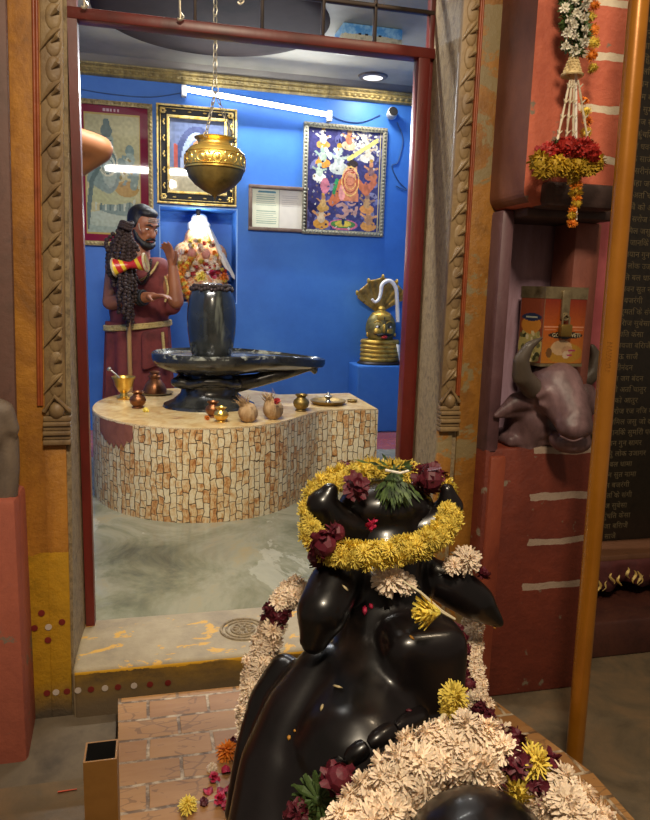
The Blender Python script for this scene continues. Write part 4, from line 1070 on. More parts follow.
for k in range(5):
    a = math.radians(34+28*k); rr = .212
    MB().ell((hx+rr*math.cos(a), QY-.005, hzb+.06+rr*math.sin(a)*1.18), (.010, .02, .018), None, 10, 8).build('snake_head', M_bg if k else M_bg, t)
pts = [P(x, y, QY-.10) for x, y in ((372, 299), (375, 302), (379, 299), (381, 292), (382, 285), (387, 281), (392, 282), (396, 289), (397, 300), (398, 322))]
tp_ = thing('white_hose', (pts[-1].x, QY-.10, pts[-1].z), 'white bent plastic hose arched over the front of the cobra hood idol', 'hose')
MB().tube(spline(pts, 5), [.008+.005*min(1, i/20) for i in range(46)], 10).build('hose_tube', M_white, tp_)
a = P(396, 345, QY-.11)
o = MB().add([V(a.x, QY-.115, a.z+.005), V(a.x+.03, QY-.10, a.z+.0), V(a.x+.055, QY-.09, zL+.002), V(a.x+.035, QY-.12, zL+.002)], [(0, 1, 2, 3)]).build('paper_sheet', M_wcl, smooth=False)
modbake(o, [('SOLIDIFY', dict(thickness=.0015))]); tag(o, 'white paper leaning against the coils of the cobra idol, by the door frame', 'paper')

# ================================================================== brassware and offerings on the platform
def lathe_thing(name, px, py, prof, mat, label, cat, part, sc=1, n=36, z=PZ, parent=None):
    p = Pz(px, py, z); t = thing(name, p, label, cat); MB().lathe([(r*sc, h*sc) for r, h in prof], p, n).build(part, mat, t); return t, p
lota = [(0, 0), (.026, 0), (.028, .004), (.022, .01), (.034, .024), (.038, .038), (.033, .052), (.022, .060), (.02, .066), (.028, .074), (.03, .077), (.026, .078), (.018, .068), (.017, .055), (0, .05)]
t, p = lathe_thing('brass_goblet', 124, 399, [(0, 0), (.03, 0), (.032, .005), (.018, .012), (.015, .028), (.024, .036), (.038, .06), (.044, .085), (.05, .094), (.05, .098), (.044, .096), (.036, .075), (0, .06)], M_brass, 'tall brass footed goblet with a spoon in it, left on the platform rim', 'goblet', 'cup', 1.12)
b = MB().tube([p+V(.0, 0, .075), p+V(-.03, -.0, .115), p+V(-.058, .0, .140)], .004, 8).ell(p+V(-.066, 0, .146), (.012, .005, .009), Matrix.Rotation(-.7, 3, 'Y'), 10, 6)
b.build('spoon', pm('steel_spoon', ['#a8a49a'], 10, .3, 0, metal=.8), t)
lathe_thing('copper_lota', 138, 408, lota, M_copper, 'small dark copper water pot just right of the goblet', 'pot', 'vessel', .98)
# lidded pot on a plate
p = Pz(156, 394, PZ); t = thing('serving_plate', p, 'round metal plate under the dark bell-shaped copper pot', 'plate')
MB().lathe([(0, 0), (.07, 0), (.085, .008), (.088, .011), (.083, .011), (.066, .004), (0, .004)], p, 40).build('dish', pm('worn_steel_plate', ['#8c7c60', '#a89878'], 12, .35, .1, metal=.6), t)
q = p+V(-.005, 0, .011-.006); t = thing('bell_shaped_pot', q, 'dark copper bell-shaped pot with a knobbed lid standing on the plate', 'pot')
MB().lathe([(0, 0), (.056, 0), (.06, .006), (.058, .02), (.048, .045), (.034, .064), (.026, .072), (.026, .078)], q, 40).build('body', M_copper, t)
MB().lathe([(.026, .078), (.031, .08), (.031, .088), (.024, .094), (.022, .1), (.027, .103), (.026, .11), (.016, .114), (0, .115)], q, 32).build('lid', M_copper, t)
lathe_thing('copper_lota', 213, 417, lota, M_copper, 'small copper pot tucked behind the little shiny brass pot', 'pot', 'vessel', .88)
lathe_thing('brass_lota', 221, 422, lota, M_brass, 'little shiny brass pot at the front rim, left of the coconuts', 'pot', 'vessel', .82)
lathe_thing('brass_lota', 301, 411, lota, M_brass_old, 'brass pot standing right of the two coconuts', 'pot', 'vessel', 1.0)
# coconuts
M_coco = pm('coconut_husk', ['#7c5a34', '#a07c50', '#b8966a', '#5e4228'], 22, .9, .9, 90, bd=.01, stretch=(1, 1, .3))
def coconut(px, py, tilt, label, s_=1):
    p = Pz(px, py, PZ); t = thing('coconut', p, label, 'coconut', 'coconuts on the platform')
    Mr = Matrix.Rotation(tilt, 3, 'Y'); c = p+V(0, 0, .042*s_)
    b = MB().ell(c, (.043*s_, .04*s_, .046*s_), Mr, 28, 18); tip = c+Mr @ V(0, 0, .04*s_)
    o = b.build('shell', M_coco, t)
    for v in o.data.vertices: v.co += v.co.normalized()*.003*noise.noise(v.co*60)
    b = MB(); rn = random.Random(px)
    for i in range(60):
        d = (Mr @ V(rn.gauss(0, .5), rn.gauss(0, .5), 1)).normalized(); q = c+Mr @ V(rn.gauss(0, .010), rn.gauss(0, .010), .036*s_)
        b.tube([q, q+d*.022*s_, q+d*.04*s_*rn.uniform(.7, 1.3)+V(rn.gauss(0, .006), rn.gauss(0, .006), 0)], [.0016, .0012, .0004], 4)
    b.build('fibre_tuft', M_coco, t); return t
coconut(248, 422, -.5, 'rounder husked coconut on the platform, left one of the pair', .95)
coconut(273, 419, -.35, 'coconut with a pointed fibre tuft leaning left, right one of the pair', 1.02)
# oil lamp / plate at the spout end
p = Pz(328, 404, PZ); t = thing('lamp_tray', p, 'low metal tray with a small silver lamp near the square end of the platform', 'tray')
MB().lathe([(0, 0), (.07, 0), (.085, .012), (.088, .02), (.082, .02), (.066, .008), (0, .008)], p, 36).build('tray', M_brass_old, t)
MB().lathe([(0, 0), (.018, 0), (.012, .008), (.008, .016), (.02, .026), (.022, .032), (.01, .036), (.006, .048), (0, .052)], p+V(.0, 0, .008), 24).build('lamp', pm('silver_lamp', ['#b0aca0', '#8c887c'], 20, .3, .1, metal=.8), t)
p = Pz(352, 402, PZ)
tag(MB().lathe([(0, 0), (.022, 0), (.028, .01), (.026, .011), (.02, .003), (0, .003)], p, 24).build('metal_cup', M_brass_old), 'tiny flat brass cup at the square end, right of the lamp tray', 'cup')
# long dark rod lying behind
a, c = Pz(262, 389, PZ), Pz(300, 392, PZ)

# ================================================================== flowers
def petal_mat(name, tip, base, dark, rough=.7, tr=.0):
    s = N(name); v = s.coord(); oi = s.n('ShaderNodeObjectInfo')
    vv = s.n('ShaderNodeVectorMath', operation='ADD'); s.l(v, vv.inputs[0])
    cx = s.n('ShaderNodeCombineXYZ'); s.l(s.math('MULTIPLY', oi.outputs['Random'], 20), cx.inputs[0]); s.l(cx.outputs[0], vv.inputs[1])
    c = s.ramp(s.noise(vv.outputs[0], 70, 4, .6), [(.36, dark), (.47, base), (.6, tip)])
    hsv = s.n('ShaderNodeHueSaturation'); s.l(s.math('ADD', s.math('MULTIPLY', oi.outputs['Random'], .35), .82), hsv.inputs['Value']); s.l(c, hsv.inputs['Color'])
    s.b.inputs['Subsurface Weight'].default_value = .12; s.b.inputs['Subsurface Radius'].default_value = (.01, .006, .003); s.b.inputs['Subsurface Scale'].default_value = .3
    return s.fin(hsv.outputs[0], rough)
F_yel = petal_mat('yellow_petals', '#eedb6c', '#dcbf44', '#a4842e')
F_cream = petal_mat('cream_petals', '#fcecd8', '#ecd4b6', '#a07c54')
F_rose = petal_mat('dark_rose_petals', '#6c1428', '#4c0c1c', '#2a0810', .6)
F_red = petal_mat('red_petals', '#c03024', '#a02018', '#601010', .6)
F_pink = petal_mat('pink_petals', '#d02850', '#b01c44', '#7a1430', .55)
F_org = petal_mat('orange_petals', '#f09020', '#d87414', '#a04c10')
F_leaf = petal_mat('leaf_green', '#5c7438', '#3c5426', '#24341a', .6)
F_olive = petal_mat('olive_yellow_petals', '#c8a41c', '#a88414', '#6c5410')
F_white = petal_mat('white_buds', '#ece6d8', '#cfc8b4', '#8c8468', .55)
def petals(b, c, r, n, w, rn, hemi=-.2, axis=V(0, 0, 1), curl=.35, cup=.25):
    axis = Vector(axis).normalized(); Q = V(0, 0, 1).rotation_difference(axis)
    for i in range(n):
        z = hemi+(1-hemi)*((i+.5)/n); a = i*2.39996+rn.random()*.4
        z = max(-1, min(1, z+rn.uniform(-.06, .06))); s = math.sqrt(max(0, 1-z*z)); d = V(s*math.cos(a), s*math.sin(a), z)
        side = V(-math.sin(a), math.cos(a), 0); nrm = d.cross(side)
        L = r*rn.uniform(.8, 1.12); p0 = d*r*.15; p1 = d*L*.62+nrm*L*curl*.25; p2 = d*L+nrm*L*curl*rn.uniform(-.3, .5)+side*L*rn.uniform(-.12, .12)
        ww = w*rn.uniform(.75, 1.2); up = nrm*ww*cup
        vs = [p0-side*ww*.4, p0+side*ww*.4, p1-side*ww+up, p1-up*.3, p1+side*ww+up, p2-side*ww*.45, p2+side*ww*.45]
        b.add([Vector(c)+Q @ x for x in vs], [(0, 1, 3), (0, 3, 2), (1, 4, 3), (2, 3, 5), (3, 6, 5), (3, 4, 6)])
    return b
def flower_mesh(name, mat, r, n, w, seed=1, hemi=-.3, core=.45, curl=.35, coremat=None, cup=.25):
    rn = random.Random(seed); b = MB().mat(mat); petals(b, (0, 0, 0), r, n, w, rn, hemi, curl=curl, cup=cup)
    b.mat(coremat or mat).ell((0, 0, 0), r*core, None, 8, 6)
    o = b.build(name, None, smooth=False); me = o.data; bpy.data.objects.remove(o); return me
FM = {k: [flower_mesh('flower', m, 1, n, w, s, hemi, core, curl) for s in (1, 2, 3)] for k, m, n, w, hemi, core, curl in (
    ('yel', F_yel, 150, .085, -.6, .6, .6), ('cream', F_cream, 170, .115, -.7, .70, .9), ('org', F_org, 80, .12, -.5, .5, .4), ('olive', F_olive, 110, .13, -.6, .75, .5),
    ('rose', F_rose, 46, .30, -.6, .74, 1.1), ('red', F_red, 50, .26, -.6, .7, .8), ('pink', F_pink, 12, .45, -.2, .3, .8), ('leaf', F_leaf, 60, .10, -.3, .2, .3), ('white', F_white, 16, .22, 0, .35, .4))}
def flower(k, parent, loc, r, axis=None, name='flower', rn=random):
    o = bpy.data.objects.new(name, rn.choice(FM[k])); C.objects.link(o)
    if parent: o.parent = parent
    o.location = Vector(loc)-(parent_world(parent) if parent else V(0, 0, 0))
    ax = Vector(axis).normalized() if axis is not None else V(rn.gauss(0, 1), rn.gauss(0, 1), rn.gauss(0, 1)).normalized()
    q = V(0, 0, 1).rotation_difference(ax) @ Quaternion((0, 0, 1), rn.random()*6.28)
    o.rotation_mode = 'QUATERNION'; o.rotation_quaternion = q; s = r*rn.uniform(.9, 1.12); o.scale = (s, s, s*rn.uniform(.85, 1.05)); return o

# small loose offerings on the platform
for px, py, k, lb in ((146, 412, 'yel', 'small yellow flower head on the platform rim beside the copper pot'), (207, 420, 'org', 'tiny orange flower head left of the shiny brass pot'), (277, 403, 'red', 'small red flower on the tip of the right coconut')):
    p = Pz(px, py, PZ+(.0 if k != 'red' else .08)); tag(flower(k, None, p+V(0, 0, .008), .014), lb, 'flower')
# marigold garland and blossoms on the niche idol and on the lingam
t = thing('marigold_garland', (ix, NY-.1, dz+Hh*.5), 'orange marigold garland slung down the left of the niche idol', 'garland')
gp = spline([V(ix-.05, NY-.10, dz+Hh*.55), V(ix-.10, NY-.125, dz+Hh*.42), P(181, 275, NY-.13), P(186, 290, NY-.14), P(191, 305, NY-.15)], 7)
MB().tube(gp, .003, 5).build('string', M_wcl, t)
for i, q in enumerate(gp): flower('org' if i % 3 else 'yel', t, q, .023)
t = thing('idol_blossoms', (ix, NY-.09, dz), 'mixed orange, yellow and cream blossoms covering the front of the niche idol', 'garland')
MB().tube([V(ix-.11, NY-.03, dz+.08), V(ix-.06, NY-.09, dz+.2), V(ix, NY-.1, dz+.24), V(ix+.07, NY-.08, dz+.14)], .003, 5).build('string', M_wcl, t)
rn = random.Random(11)
for i in range(95):
    v_ = rn.random(); wd = .165*math.sqrt(max(.05, 1-v_*v_*.75)); x = rn.uniform(-wd, wd)
    flower(rn.choice(['org', 'yel', 'cream', 'cream', 'cream', 'yel', 'org', 'red']), t, V(ix-.01*v_+x, NY-.01-.105*math.sqrt(max(0, 1-(x/.20)**2)), dz+.03+v_*Hh*.66), .018, rn=rn)
lt = zl+.34
for px, k, r_, lb in ((.0, 'pink', .026, 'dark pink rose on the centre of the lingam top'), (-.048, 'yel', .032, 'yellow blossom left of the rose on the lingam top'), (.052, 'org', .026, 'orange blossom right of the rose on the lingam top')):
    tag(flower(k, None, V(LX+.01+px, LYc-.02, lt+.022-abs(px)*.12), r_, (0, -.3, 1)), lb, 'flower')

# ================================================================== people
def hand_prims(w, d, n, size=1, curl=.35, thumb=1, spread=.12):
    """palm, four unequal bent fingers and a thumb leaving the side of the palm"""
    w, d, n = Vector(w), Vector(d).normalized(), Vector(n).normalized(); n = (n-d*n.dot(d)).normalized(); s = d.cross(n)*thumb
    k = size; out = [('c', w, w+d*.03*k, .024*k, .024*k)]
    for i in range(4): out.append(('c', w+d*.02*k+s*(.012-.008*i)*k, w+d*.082*k+s*(.027-.018*i)*k, .014*k, .0115*k))
    Ls = (.068, .076, .070, .055)
    for i in range(4):
        p = w+d*.084*k+s*(.027-.018*i)*k; f = (d+s*spread*(1.5-i)*.6).normalized(); a = 0
        for j, q in enumerate((.45, .32, .23)):
            a += curl*(1+.3*j)*(.8+.15*i); dirr = (f*math.cos(a)+n*math.sin(a)).normalized(); e = p+dirr*Ls[i]*q*k
            out.append(('c', p, e, (.0098-.0012*j)*k, (.009-.0012*j)*k)); p = e
    p = w+d*.022*k+s*.024*k; dirr = (d*.6+s*.8+n*.25).normalized()
    for j, q in enumerate((.036, .030, .024)):
        e = p+dirr*q*k; out.append(('c', p, e, (.0125-.0015*j)*k, (.0115-.0015*j)*k)); p = e; dirr = (dirr+d*.35+n*.2*(j+1)*.6).normalized()
    return out
MY = 4.10
def Q(px, py, dy=0): return P(px, py, MY+dy)
base = Q(138, 330); gx = base.x
man = thing('person', (gx, MY, 0), 'priest in a maroon robe with gold borders, standing behind the tiled platform', 'person')
hd = Q(142.5, 227, -.02); FD = V(.60, -.72, -.30).normalized(); FS = FD.cross(V(0, 0, 1)).normalized(); FU = FS.cross(FD)
RM = Matrix(((FS.x, FD.x, FU.x), (FS.y, FD.y, FU.y), (FS.z, FD.z, FU.z)))
HS = .88
def H(x, y, z): return hd+RM @ V(x, y, z)*HS
def HP(L): return [(p[0], p[1], tuple(q*HS for q in p[2]), p[3]) if p[0] == 's' and len(p) > 3 else p for p in L]
prims = [('s', H(0, 0, .02), (.078, .098, .105), RM), ('s', H(0, .035, -.045), (.060, .066, .075), RM), ('s', H(0, .06, -.088), (.030, .032, .030), RM),
         ('c', H(0, .088, .012), H(0, .112, -.024), .011, .017), ('s', H(-.016, .098, -.03), (.009, .012, .009), RM), ('s', H(.016, .098, -.03), (.009, .012, .009), RM),
         ('s', H(0, .085, .035), (.055, .022, .014), RM), ('s', H(.04, .068, -.012), (.024, .02, .02), RM), ('s', H(-.04, .068, -.012), (.024, .02, .02), RM),
         ('s', H(.078, -.012, .0), (.010, .020, .032), RM), ('s', H(-.078, -.012, .0), (.010, .020, .032), RM),
         ('c', H(0, -.02, -.06), Q(139, 262), .056, .064)]
shL, shR = Q(116, 268, .02), Q(161, 271, .0)
prims += [('c', shL, shR, .062, .062), ('s', Q(138, 285), (.165, .105, .15)), ('s', Q(139, 312), (.150, .105, .14)), ('c', Q(139, 326), Q(139, 350), .105, .11)]
elL = Q(111, 302, -.06); wrL = Q(148, 297, -.24)
prims += [('c', shL, elL, .056, .046), ('c', elL, wrL, .046, .028)]
prims += hand_prims(wrL, wrL-elL+V(.05, 0, .0), V(.1, -.1, -1), 1.0, .22, -1)
elR = Q(176, 301, -.10); wrR = Q(173, 268, -.10)
prims += [('c', shR, elR, .054, .044), ('c', elR, wrR, .042, .027)]
prims += hand_prims(wrR, V(-.20, .05, 1), V(-.8, -.6, .1), .95, .26, 1)
for sx_ in (-.085, .085): prims += [('c', V(gx+sx_, MY, .62), V(gx+sx_*.8, MY-.01, .36), .07, .06), ('c', V(gx+sx_, MY-.01, .36), V(gx+sx_, MY, .07), .058, .038), ('c', V(gx+sx_, MY+.02, .035), V(gx+sx_*1.2, MY-.14, .028), .035, .026)]
blob('body', HP(prims), M_skin, man, .0062, 3)
# robe
rob = [('c', shR+V(-.02, 0, 0), shR+V(.02, -.01, -.10), .078, .070), ('s', Q(138, 287), (.178, .125, .15)), ('s', Q(139, 310), (.165, .122, .15)), ('c', Q(126, 277, -.01), Q(158, 272), .085, .085), ('s', Q(140, 322), (.165, .128, .10)), ('c', Q(139, 315), Q(139, 336), .125, .128)]
rob += [('c', shR+V(.01, -.02, -.05), Q(171, 305, -.05), .065, .06)]
def folds(amp, k):
    def f(co): return co
    return f
blob('robe', rob, M_maroon, man, .011, 5)
vs = []; fs = []; nn = 64; rows = 14
for j in range(rows+1):
    t_ = j/rows; z = .73-.69*t_
    for i in range(nn):
        a = 2*PI*i/nn; fl = (.006+.016*t_)*math.sin(a*9+math.sin(a*2)*2)+(.008*t_)*math.sin(a*17)
        rr = 1+.10*t_; vs.append(V(gx+(.172*rr+fl)*math.cos(a), MY+(.135*rr+fl)*math.sin(a), z))
for j in range(rows):
    for i in range(nn): fs.append((j*nn+i, j*nn+(i+1) % nn, (j+1)*nn+(i+1) % nn, (j+1)*nn+i))
o = MB().add(vs, fs).build('skirt', M_maroon, man); modbake(o, [('SOLIDIFY', dict(thickness=.006))])
M_trim = pm('gold_woven_border', ['#a88a48', '#c8ae6c', '#8c7038'], 60, .6, .3, 120)
belt = [V(gx+.182*math.cos(a), MY+.146*math.sin(a), .712+.018*math.cos(a)) for a in [2*PI*i/40 for i in range(40)]]
b = MB(); 
for dz_ in (-.009, 0, .009): b.tube([p+V(0, 0, dz_) for p in belt], .0075, 8, closed=True)
b.build('gold_belt', M_trim, man)
# hanging waist fold
b = MB(); q0 = Q(154, 338, -.155)
vs = []; fs = []
for j in range(7):
    for i in range(6): vs.append(q0+V(-.07+.03*i, -.012*math.sin(i*1.8)-.01, .03-.035*j+.008*i))
for j in range(6):
    for i in range(5): a = j*6+i; fs.append((a, a+1, a+7, a+6))
o = MB().add(vs, fs).build('waist_fold', M_maroon, man); modbake(o, [('SOLIDIFY', dict(thickness=.008)), ('SUBSURF', dict(levels=1))])
o = MB().tube([q0+V(.045, -.03, .035), q0+V(.05, -.035, -.04), q0+V(.062, -.035, -.16)], .011, 8, flat=.35).build('gold_fold_border', M_trim, man)
# neckline borders
b = MB().tube(spline([Q(158, 262, -.11), Q(152, 272, -.145), Q(143, 279, -.155), Q(134, 281, -.15), Q(128, 279, -.14)], 6), .006, 8)
b.build('neckline_border', M_trim, man)
b = MB().tube(spline([Q(165, 276, -.12), Q(168, 290, -.13), Q(165, 302, -.13)], 6), [.006]*13, 8); b.build('shoulder_border', M_trim, man)
M_hair = pm('black_hair', ['#0e0b0a', '#1c1614', '#0a0808'], 60, .55, .6, 120, stretch=(1, 1, .3))
blob('hair', HP([('s', H(0, -.022, .045), (.084, .098, .092), RM), ('s', H(0, .03, .095), (.064, .055, .034), RM), ('s', H(0, -.07, .06), (.055, .05, .06), RM), ('s', H(-.07, .0, .03), (.018, .035, .045), RM), ('s', H(.07, .0, .03), (.018, .035, .045), RM)]), M_hair, man, .0055, 3)
blob('beard', HP([('s', H(0, .070, -.092), (.040, .036, .034), RM), ('ch', [H(-.062, .01, -.02), H(-.056, .04, -.06), H(-.03, .085, -.088), H(0, .098, -.094), H(.03, .085, -.088), H(.056, .04, -.06), H(.062, .01, -.02)], [.012, .016, .018, .02, .018, .016, .012]), ('ch', [H(-.034, .096, -.058), H(-.015, .112, -.045), H(.015, .112, -.045), H(.034, .096, -.058)], [.005, .008, .008, .005])]), M_hair, man, .0045, 2)
for sg in (-1, 1):
    b = MB().mat(M_white).ell(H(sg*.030, .086, .010), (.013, .008, .0045), RM, 12, 8); ey = b.build('eye', None, man)
    MB().ell(H(sg*.030, .0925, .009), (.006, .003, .0042), RM, 8, 6).build('pupil', M_black, ey)
    MB().tube([H(sg*.012, .108, .032), H(sg*.03, .105, .040), H(sg*.052, .088, .034)], [.003, .006, .002], 7).build('eyebrow', M_hair, man)
MB().tube([H(-.018, .106, -.062), H(0, .113, -.060), H(.018, .106, -.062)], [.003, .006, .003], 8).build('lips', pm('lip_brown', ['#7a3830'], 9, .5, 0), man)
b = MB()
for k in range(3): b.tube([H(x, .100-.9*x*x*6, .058+.010*k) for x in (-.04, -.02, 0, .02, .04)], .0026, 6)
b.tube([H(.07, .045, .03), H(.066, .055, 0), H(.05, .075, -.02)], .003, 6); b.build('ash_marks', pm('white_ash', ['#a89484'], 9, .8, 0), man)
for (c, ax, rr) in ((wrL.lerp(elL, .12), wrL-elL, .034), (wrL.lerp(elL, .2), wrL-elL, .036)):
    ax = ax.normalized(); q_ = V(0, 0, 1).rotation_difference(ax).to_matrix()
    MB().torus(c, rr, .010, q_, 20, 8).build('bracelet', M_black, man)
# neck rosary
b = MB(); 
for q in spline([Q(131, 258, -.09), Q(134, 272, -.16), Q(141, 284, -.175), Q(148, 276, -.165), Q(151, 260, -.09)], 7): b.ell(q, .008, None, 8, 6)
b.build('rosary', M_bead2, man)

# person whose bent elbow shows past the left side of the doorway
p2 = thing('person', (-.42, 2.2, 0), 'bare bent elbow of someone standing hidden behind the left door jamb', 'person')
el = P(99.5, 149, 2.15)
sh = V(-.34, 2.2, 1.20); wr = V(-.33, 2.06, 1.34)
pr2 = [('s', V(-.50, 2.2, 1.45), (.078, .095, .115)), ('c', V(-.50, 2.2, 1.37), V(-.50, 2.2, 1.28), .05, .055), ('c', V(-.66, 2.2, 1.2), sh, .06, .055), ('s', V(-.50, 2.2, 1.08), (.165, .11, .18)), ('s', V(-.50, 2.2, .88), (.15, .105, .15)),
       ('c', sh, el, .048, .038), ('c', el, V(el.x*.5+wr.x*.5, el.y-.05, (el.z+wr.z)/2+.005), 0.038, .037), ('c', V(el.x*.5+wr.x*.5, el.y-.05, (el.z+wr.z)/2+.005), wr, .037, .026), ('s', V(-.5, 2.105, 1.43), (.013, .02, .025))]
pr2 += hand_prims(wr, V(-.6, .1, .5), V(-.3, .9, 0), 1, .3)
pr2 += [('c', V(-.66, 2.2, 1.2), V(-.70, 2.2, .93), .05, .042), ('c', V(-.70, 2.2, .93), V(-.68, 2.1, .72), .04, .026)] + hand_prims(V(-.68, 2.1, .72), V(0, -.1, -1), V(1, 0, 0), 1, .3)
for sx_ in (-.085, .085): pr2 += [('c', V(-.5+sx_, 2.2, .8), V(-.5+sx_, 2.19, .44), .09, .06), ('c', V(-.5+sx_, 2.19, .44), V(-.5+sx_, 2.21, .08), .055, .038), ('c', V(-.5+sx_, 2.23, .036), V(-.5+sx_*1.2, 2.07, .028), .035, .026)]
blob('body', pr2, M_skin2, p2, .008, 4)
blob('hair', [('s', V(-.50, 2.215, 1.48), (.084, .098, .10)), ('s', V(-.5, 2.15, 1.54), (.06, .05, .03))], M_hair, p2, .008, 4)
vs = []; fs = []
for j in range(9):
    for i in range(48):
        a = 2*PI*i/48; fl = (.004+.012*j/8)*math.sin(a*8); vs.append(V(-.5+(.175+fl)*math.cos(a), 2.2+(.13+fl)*math.sin(a), .92-.8*j/8))
for j in range(8):
    for i in range(48): fs.append((j*48+i, j*48+(i+1) % 48, (j+1)*48+(i+1) % 48, (j+1)*48+i))
o = MB().add(vs, fs).build('waist_cloth', M_wcl, p2); modbake(o, [('SOLIDIFY', dict(thickness=.006))])

# staff with rudraksha strands and the hourglass drum
SYY = 3.905
f0 = P(131, 385, SYY); st = thing('ritual_staff', (f0.x, SYY, 0), 'thin tan wooden staff standing before the priest, draped with dark beads', 'staff')
tpz = P(126, 222, SYY)
MB().tube([V(f0.x, SYY, 0), V(tpz.x, SYY, tpz.z)], .0125, 14).build('pole', pm('tan_wood', ['#8c6638', '#a8804c', '#7a5830'], 14, .5, .1, stretch=(1, 1, .1)), st)
MB().lathe([(0, 0), (.07, 0), (.075, .01), (.03, .03), (.02, .06), (0, .06)], (f0.x, SYY, 0), 28).build('foot', M_dark, st)
mala = thing('rudraksha_garland', (tpz.x, SYY, tpz.z-.3), 'thick bundle of dark brown bead strands hung over the staff before the priest', 'beads')
rn = random.Random(3)
def strand(x0, y0, x1, y1, dy0, dy1, bow=0):
    b = MB(); p0, p1 = P(x0, y0, SYY+dy0), P(x1, y1, SYY+dy1); n = int((p1-p0).length/.0185)
    for i in range(n+1):
        t = i/n; q = p0.lerp(p1, t)+V(bow*math.sin(PI*t), -.015*math.sin(PI*t), 0)+V(rn.gauss(0, .002), rn.gauss(0, .002), 0)
        b.ell(q, .0115*rn.uniform(.85, 1.15), None, 8, 6)
    b.build('bead_strand', M_bead2, mala)
for x0, y0, x1, y1, d, bow in ((124, 224, 108, 272, -.03, -.02), (124, 226, 112, 262, -.05, -.02), (126, 226, 117, 285, -.05, -.02), (127, 226, 121, 300, -.06, -.012), (127, 226, 125, 318, -.055, -.01), (128, 228, 128, 325, -.06, 0), (128, 228, 133, 322, -.05, .005), (129, 230, 136, 300, -.045, .01), (125, 228, 114, 250, -.07, -.01), (128, 230, 119, 312, -.075, -.015), (129, 232, 130, 310, -.08, 0),
    (130, 236, 135, 262, -.05, .012), (122, 230, 107, 262, .0, -.02), (126, 230, 123, 290, -.09, -.006), (124, 236, 116, 268, -.085, -.01), (127, 232, 132, 290, -.085, .004), (130, 240, 138, 250, -.05, .01), (122, 228, 107, 250, -.06, -.03), (124, 232, 110, 275, -.08, -.02), (126, 234, 119, 300, -.15, -.01), (128, 240, 124, 312, -.15, 0), (129, 250, 128, 318, -.14, 0), (126, 230, 113, 285, -.07, -.025)):
    strand(x0, y0, x1, y1, -.02, d, bow)
for k in range(3):
    b = MB()
    for i in range(22):
        a = 2*PI*i/22; q = P(125+k, 228, SYY-.03); b.ell(q+V(.03*math.cos(a), .03*math.sin(a), .012*k+.006*math.sin(a*2)), .0095, None, 8, 6)
    b.build('bead_strand', M_bead2, mala)
dr = thing('hourglass_drum', P(130, 264, SYY-.13), 'small red and yellow hourglass drum tied to the staff among the beads', 'drum')
dc = P(130, 265, SYY-.12); ax = V(.95, -.25, .18).normalized(); Mq = V(0, 0, 1).rotation_difference(ax).to_matrix()
s = N('drum_red_yellow'); g_ = s.n('ShaderNodeSeparateXYZ'); s.l(s.tc.outputs['Object'], g_.inputs[0])
c0 = s.mix(s.math('GREATER_THAN', s.math('FRACT', s.math('MULTIPLY', s.math('ABSOLUTE', s.math('ADD', g_.outputs[0], s.math('MULTIPLY', g_.outputs[2], .5))), 20)), .6), '#b82a24', '#d8b428')
s.fin(c0, .35)
MB().lathe([(.045, -.088), (.043, -.078), (.034, -.05), (.017, -.010), (.017, .010), (.034, .05), (.043, .078), (.045, .088)], dc, 28, Mq).build('drum_body', s.m, dr)
for sg in (-1, 1):
    MB().lathe([(0, sg*.088), (.046, sg*.088), (.049, sg*.085), (.049, sg*.077), (.043, sg*.077)], dc, 28, Mq).build('drum_skin', pm('drum_skin_cream', ['#c8b48c', '#b09a70'], 20, .6, .1), dr)

# ================================================================== Nandi, the black bull statue seen from behind
t = nandi = thing('nandi_statue', (.36, .75, 0), 'polished black stone bull statue seated on the tiled plinth, seen from behind, facing the lingam', 'statue')
def A(px, py, Y): return P(px, py, Y)
pr = []
# head, poll and neck
pr += [('s', A(383, 548, 1.10), (.085, .09, .075)), ('s', A(385, 520, 1.10), (.06, .045, .04)), ('c', A(384, 545, 1.12), A(384, 590, 1.26), .075, .05)]
pr += [('s', A(386, 506, 1.10), (.088, .06, .045), None)]
pr += [('ch', [A(384, 568, 1.07), A(384, 612, 1.03), A(378, 660, .99), A(368, 705, .94), A(356, 760, .87)], [.074, .076, .080, .088, .10])]
pr += [('c', A(352, 690, .965), A(318, 800, .87), .075, .085)]
# ears
pr += [('ch', [A(350, 566, 1.05), A(334, 585, 1.0), A(322, 612, .965), A(314, 640, .955)], [.034, .042, .041, .024])]
pr += [('ch', [A(425, 574, 1.06), A(452, 585, 1.045), A(476, 602, 1.03), A(498, 622, 1.02)], [.030, .040, .034, .0135])]
# flat-ended crest of the neck on the right
pr += [('b', A(378, 708, .93)+V(0, -.055, 0), A(462, 616, .93)+V(0, .05, 0), .032)]
# left shoulder and folded dewlap falling to the left
pr += [('ch', [A(322, 672, .985), A(298, 715, .955), A(282, 770, .91), A(275, 850, .85)], [.045, .056, .066, .075])]
pr += [('ch', [A(284, 668, 1.03), A(264, 700, 1.01), A(252, 750, .98), A(246, 812, .94)], [.026, .026, .028, .034])]
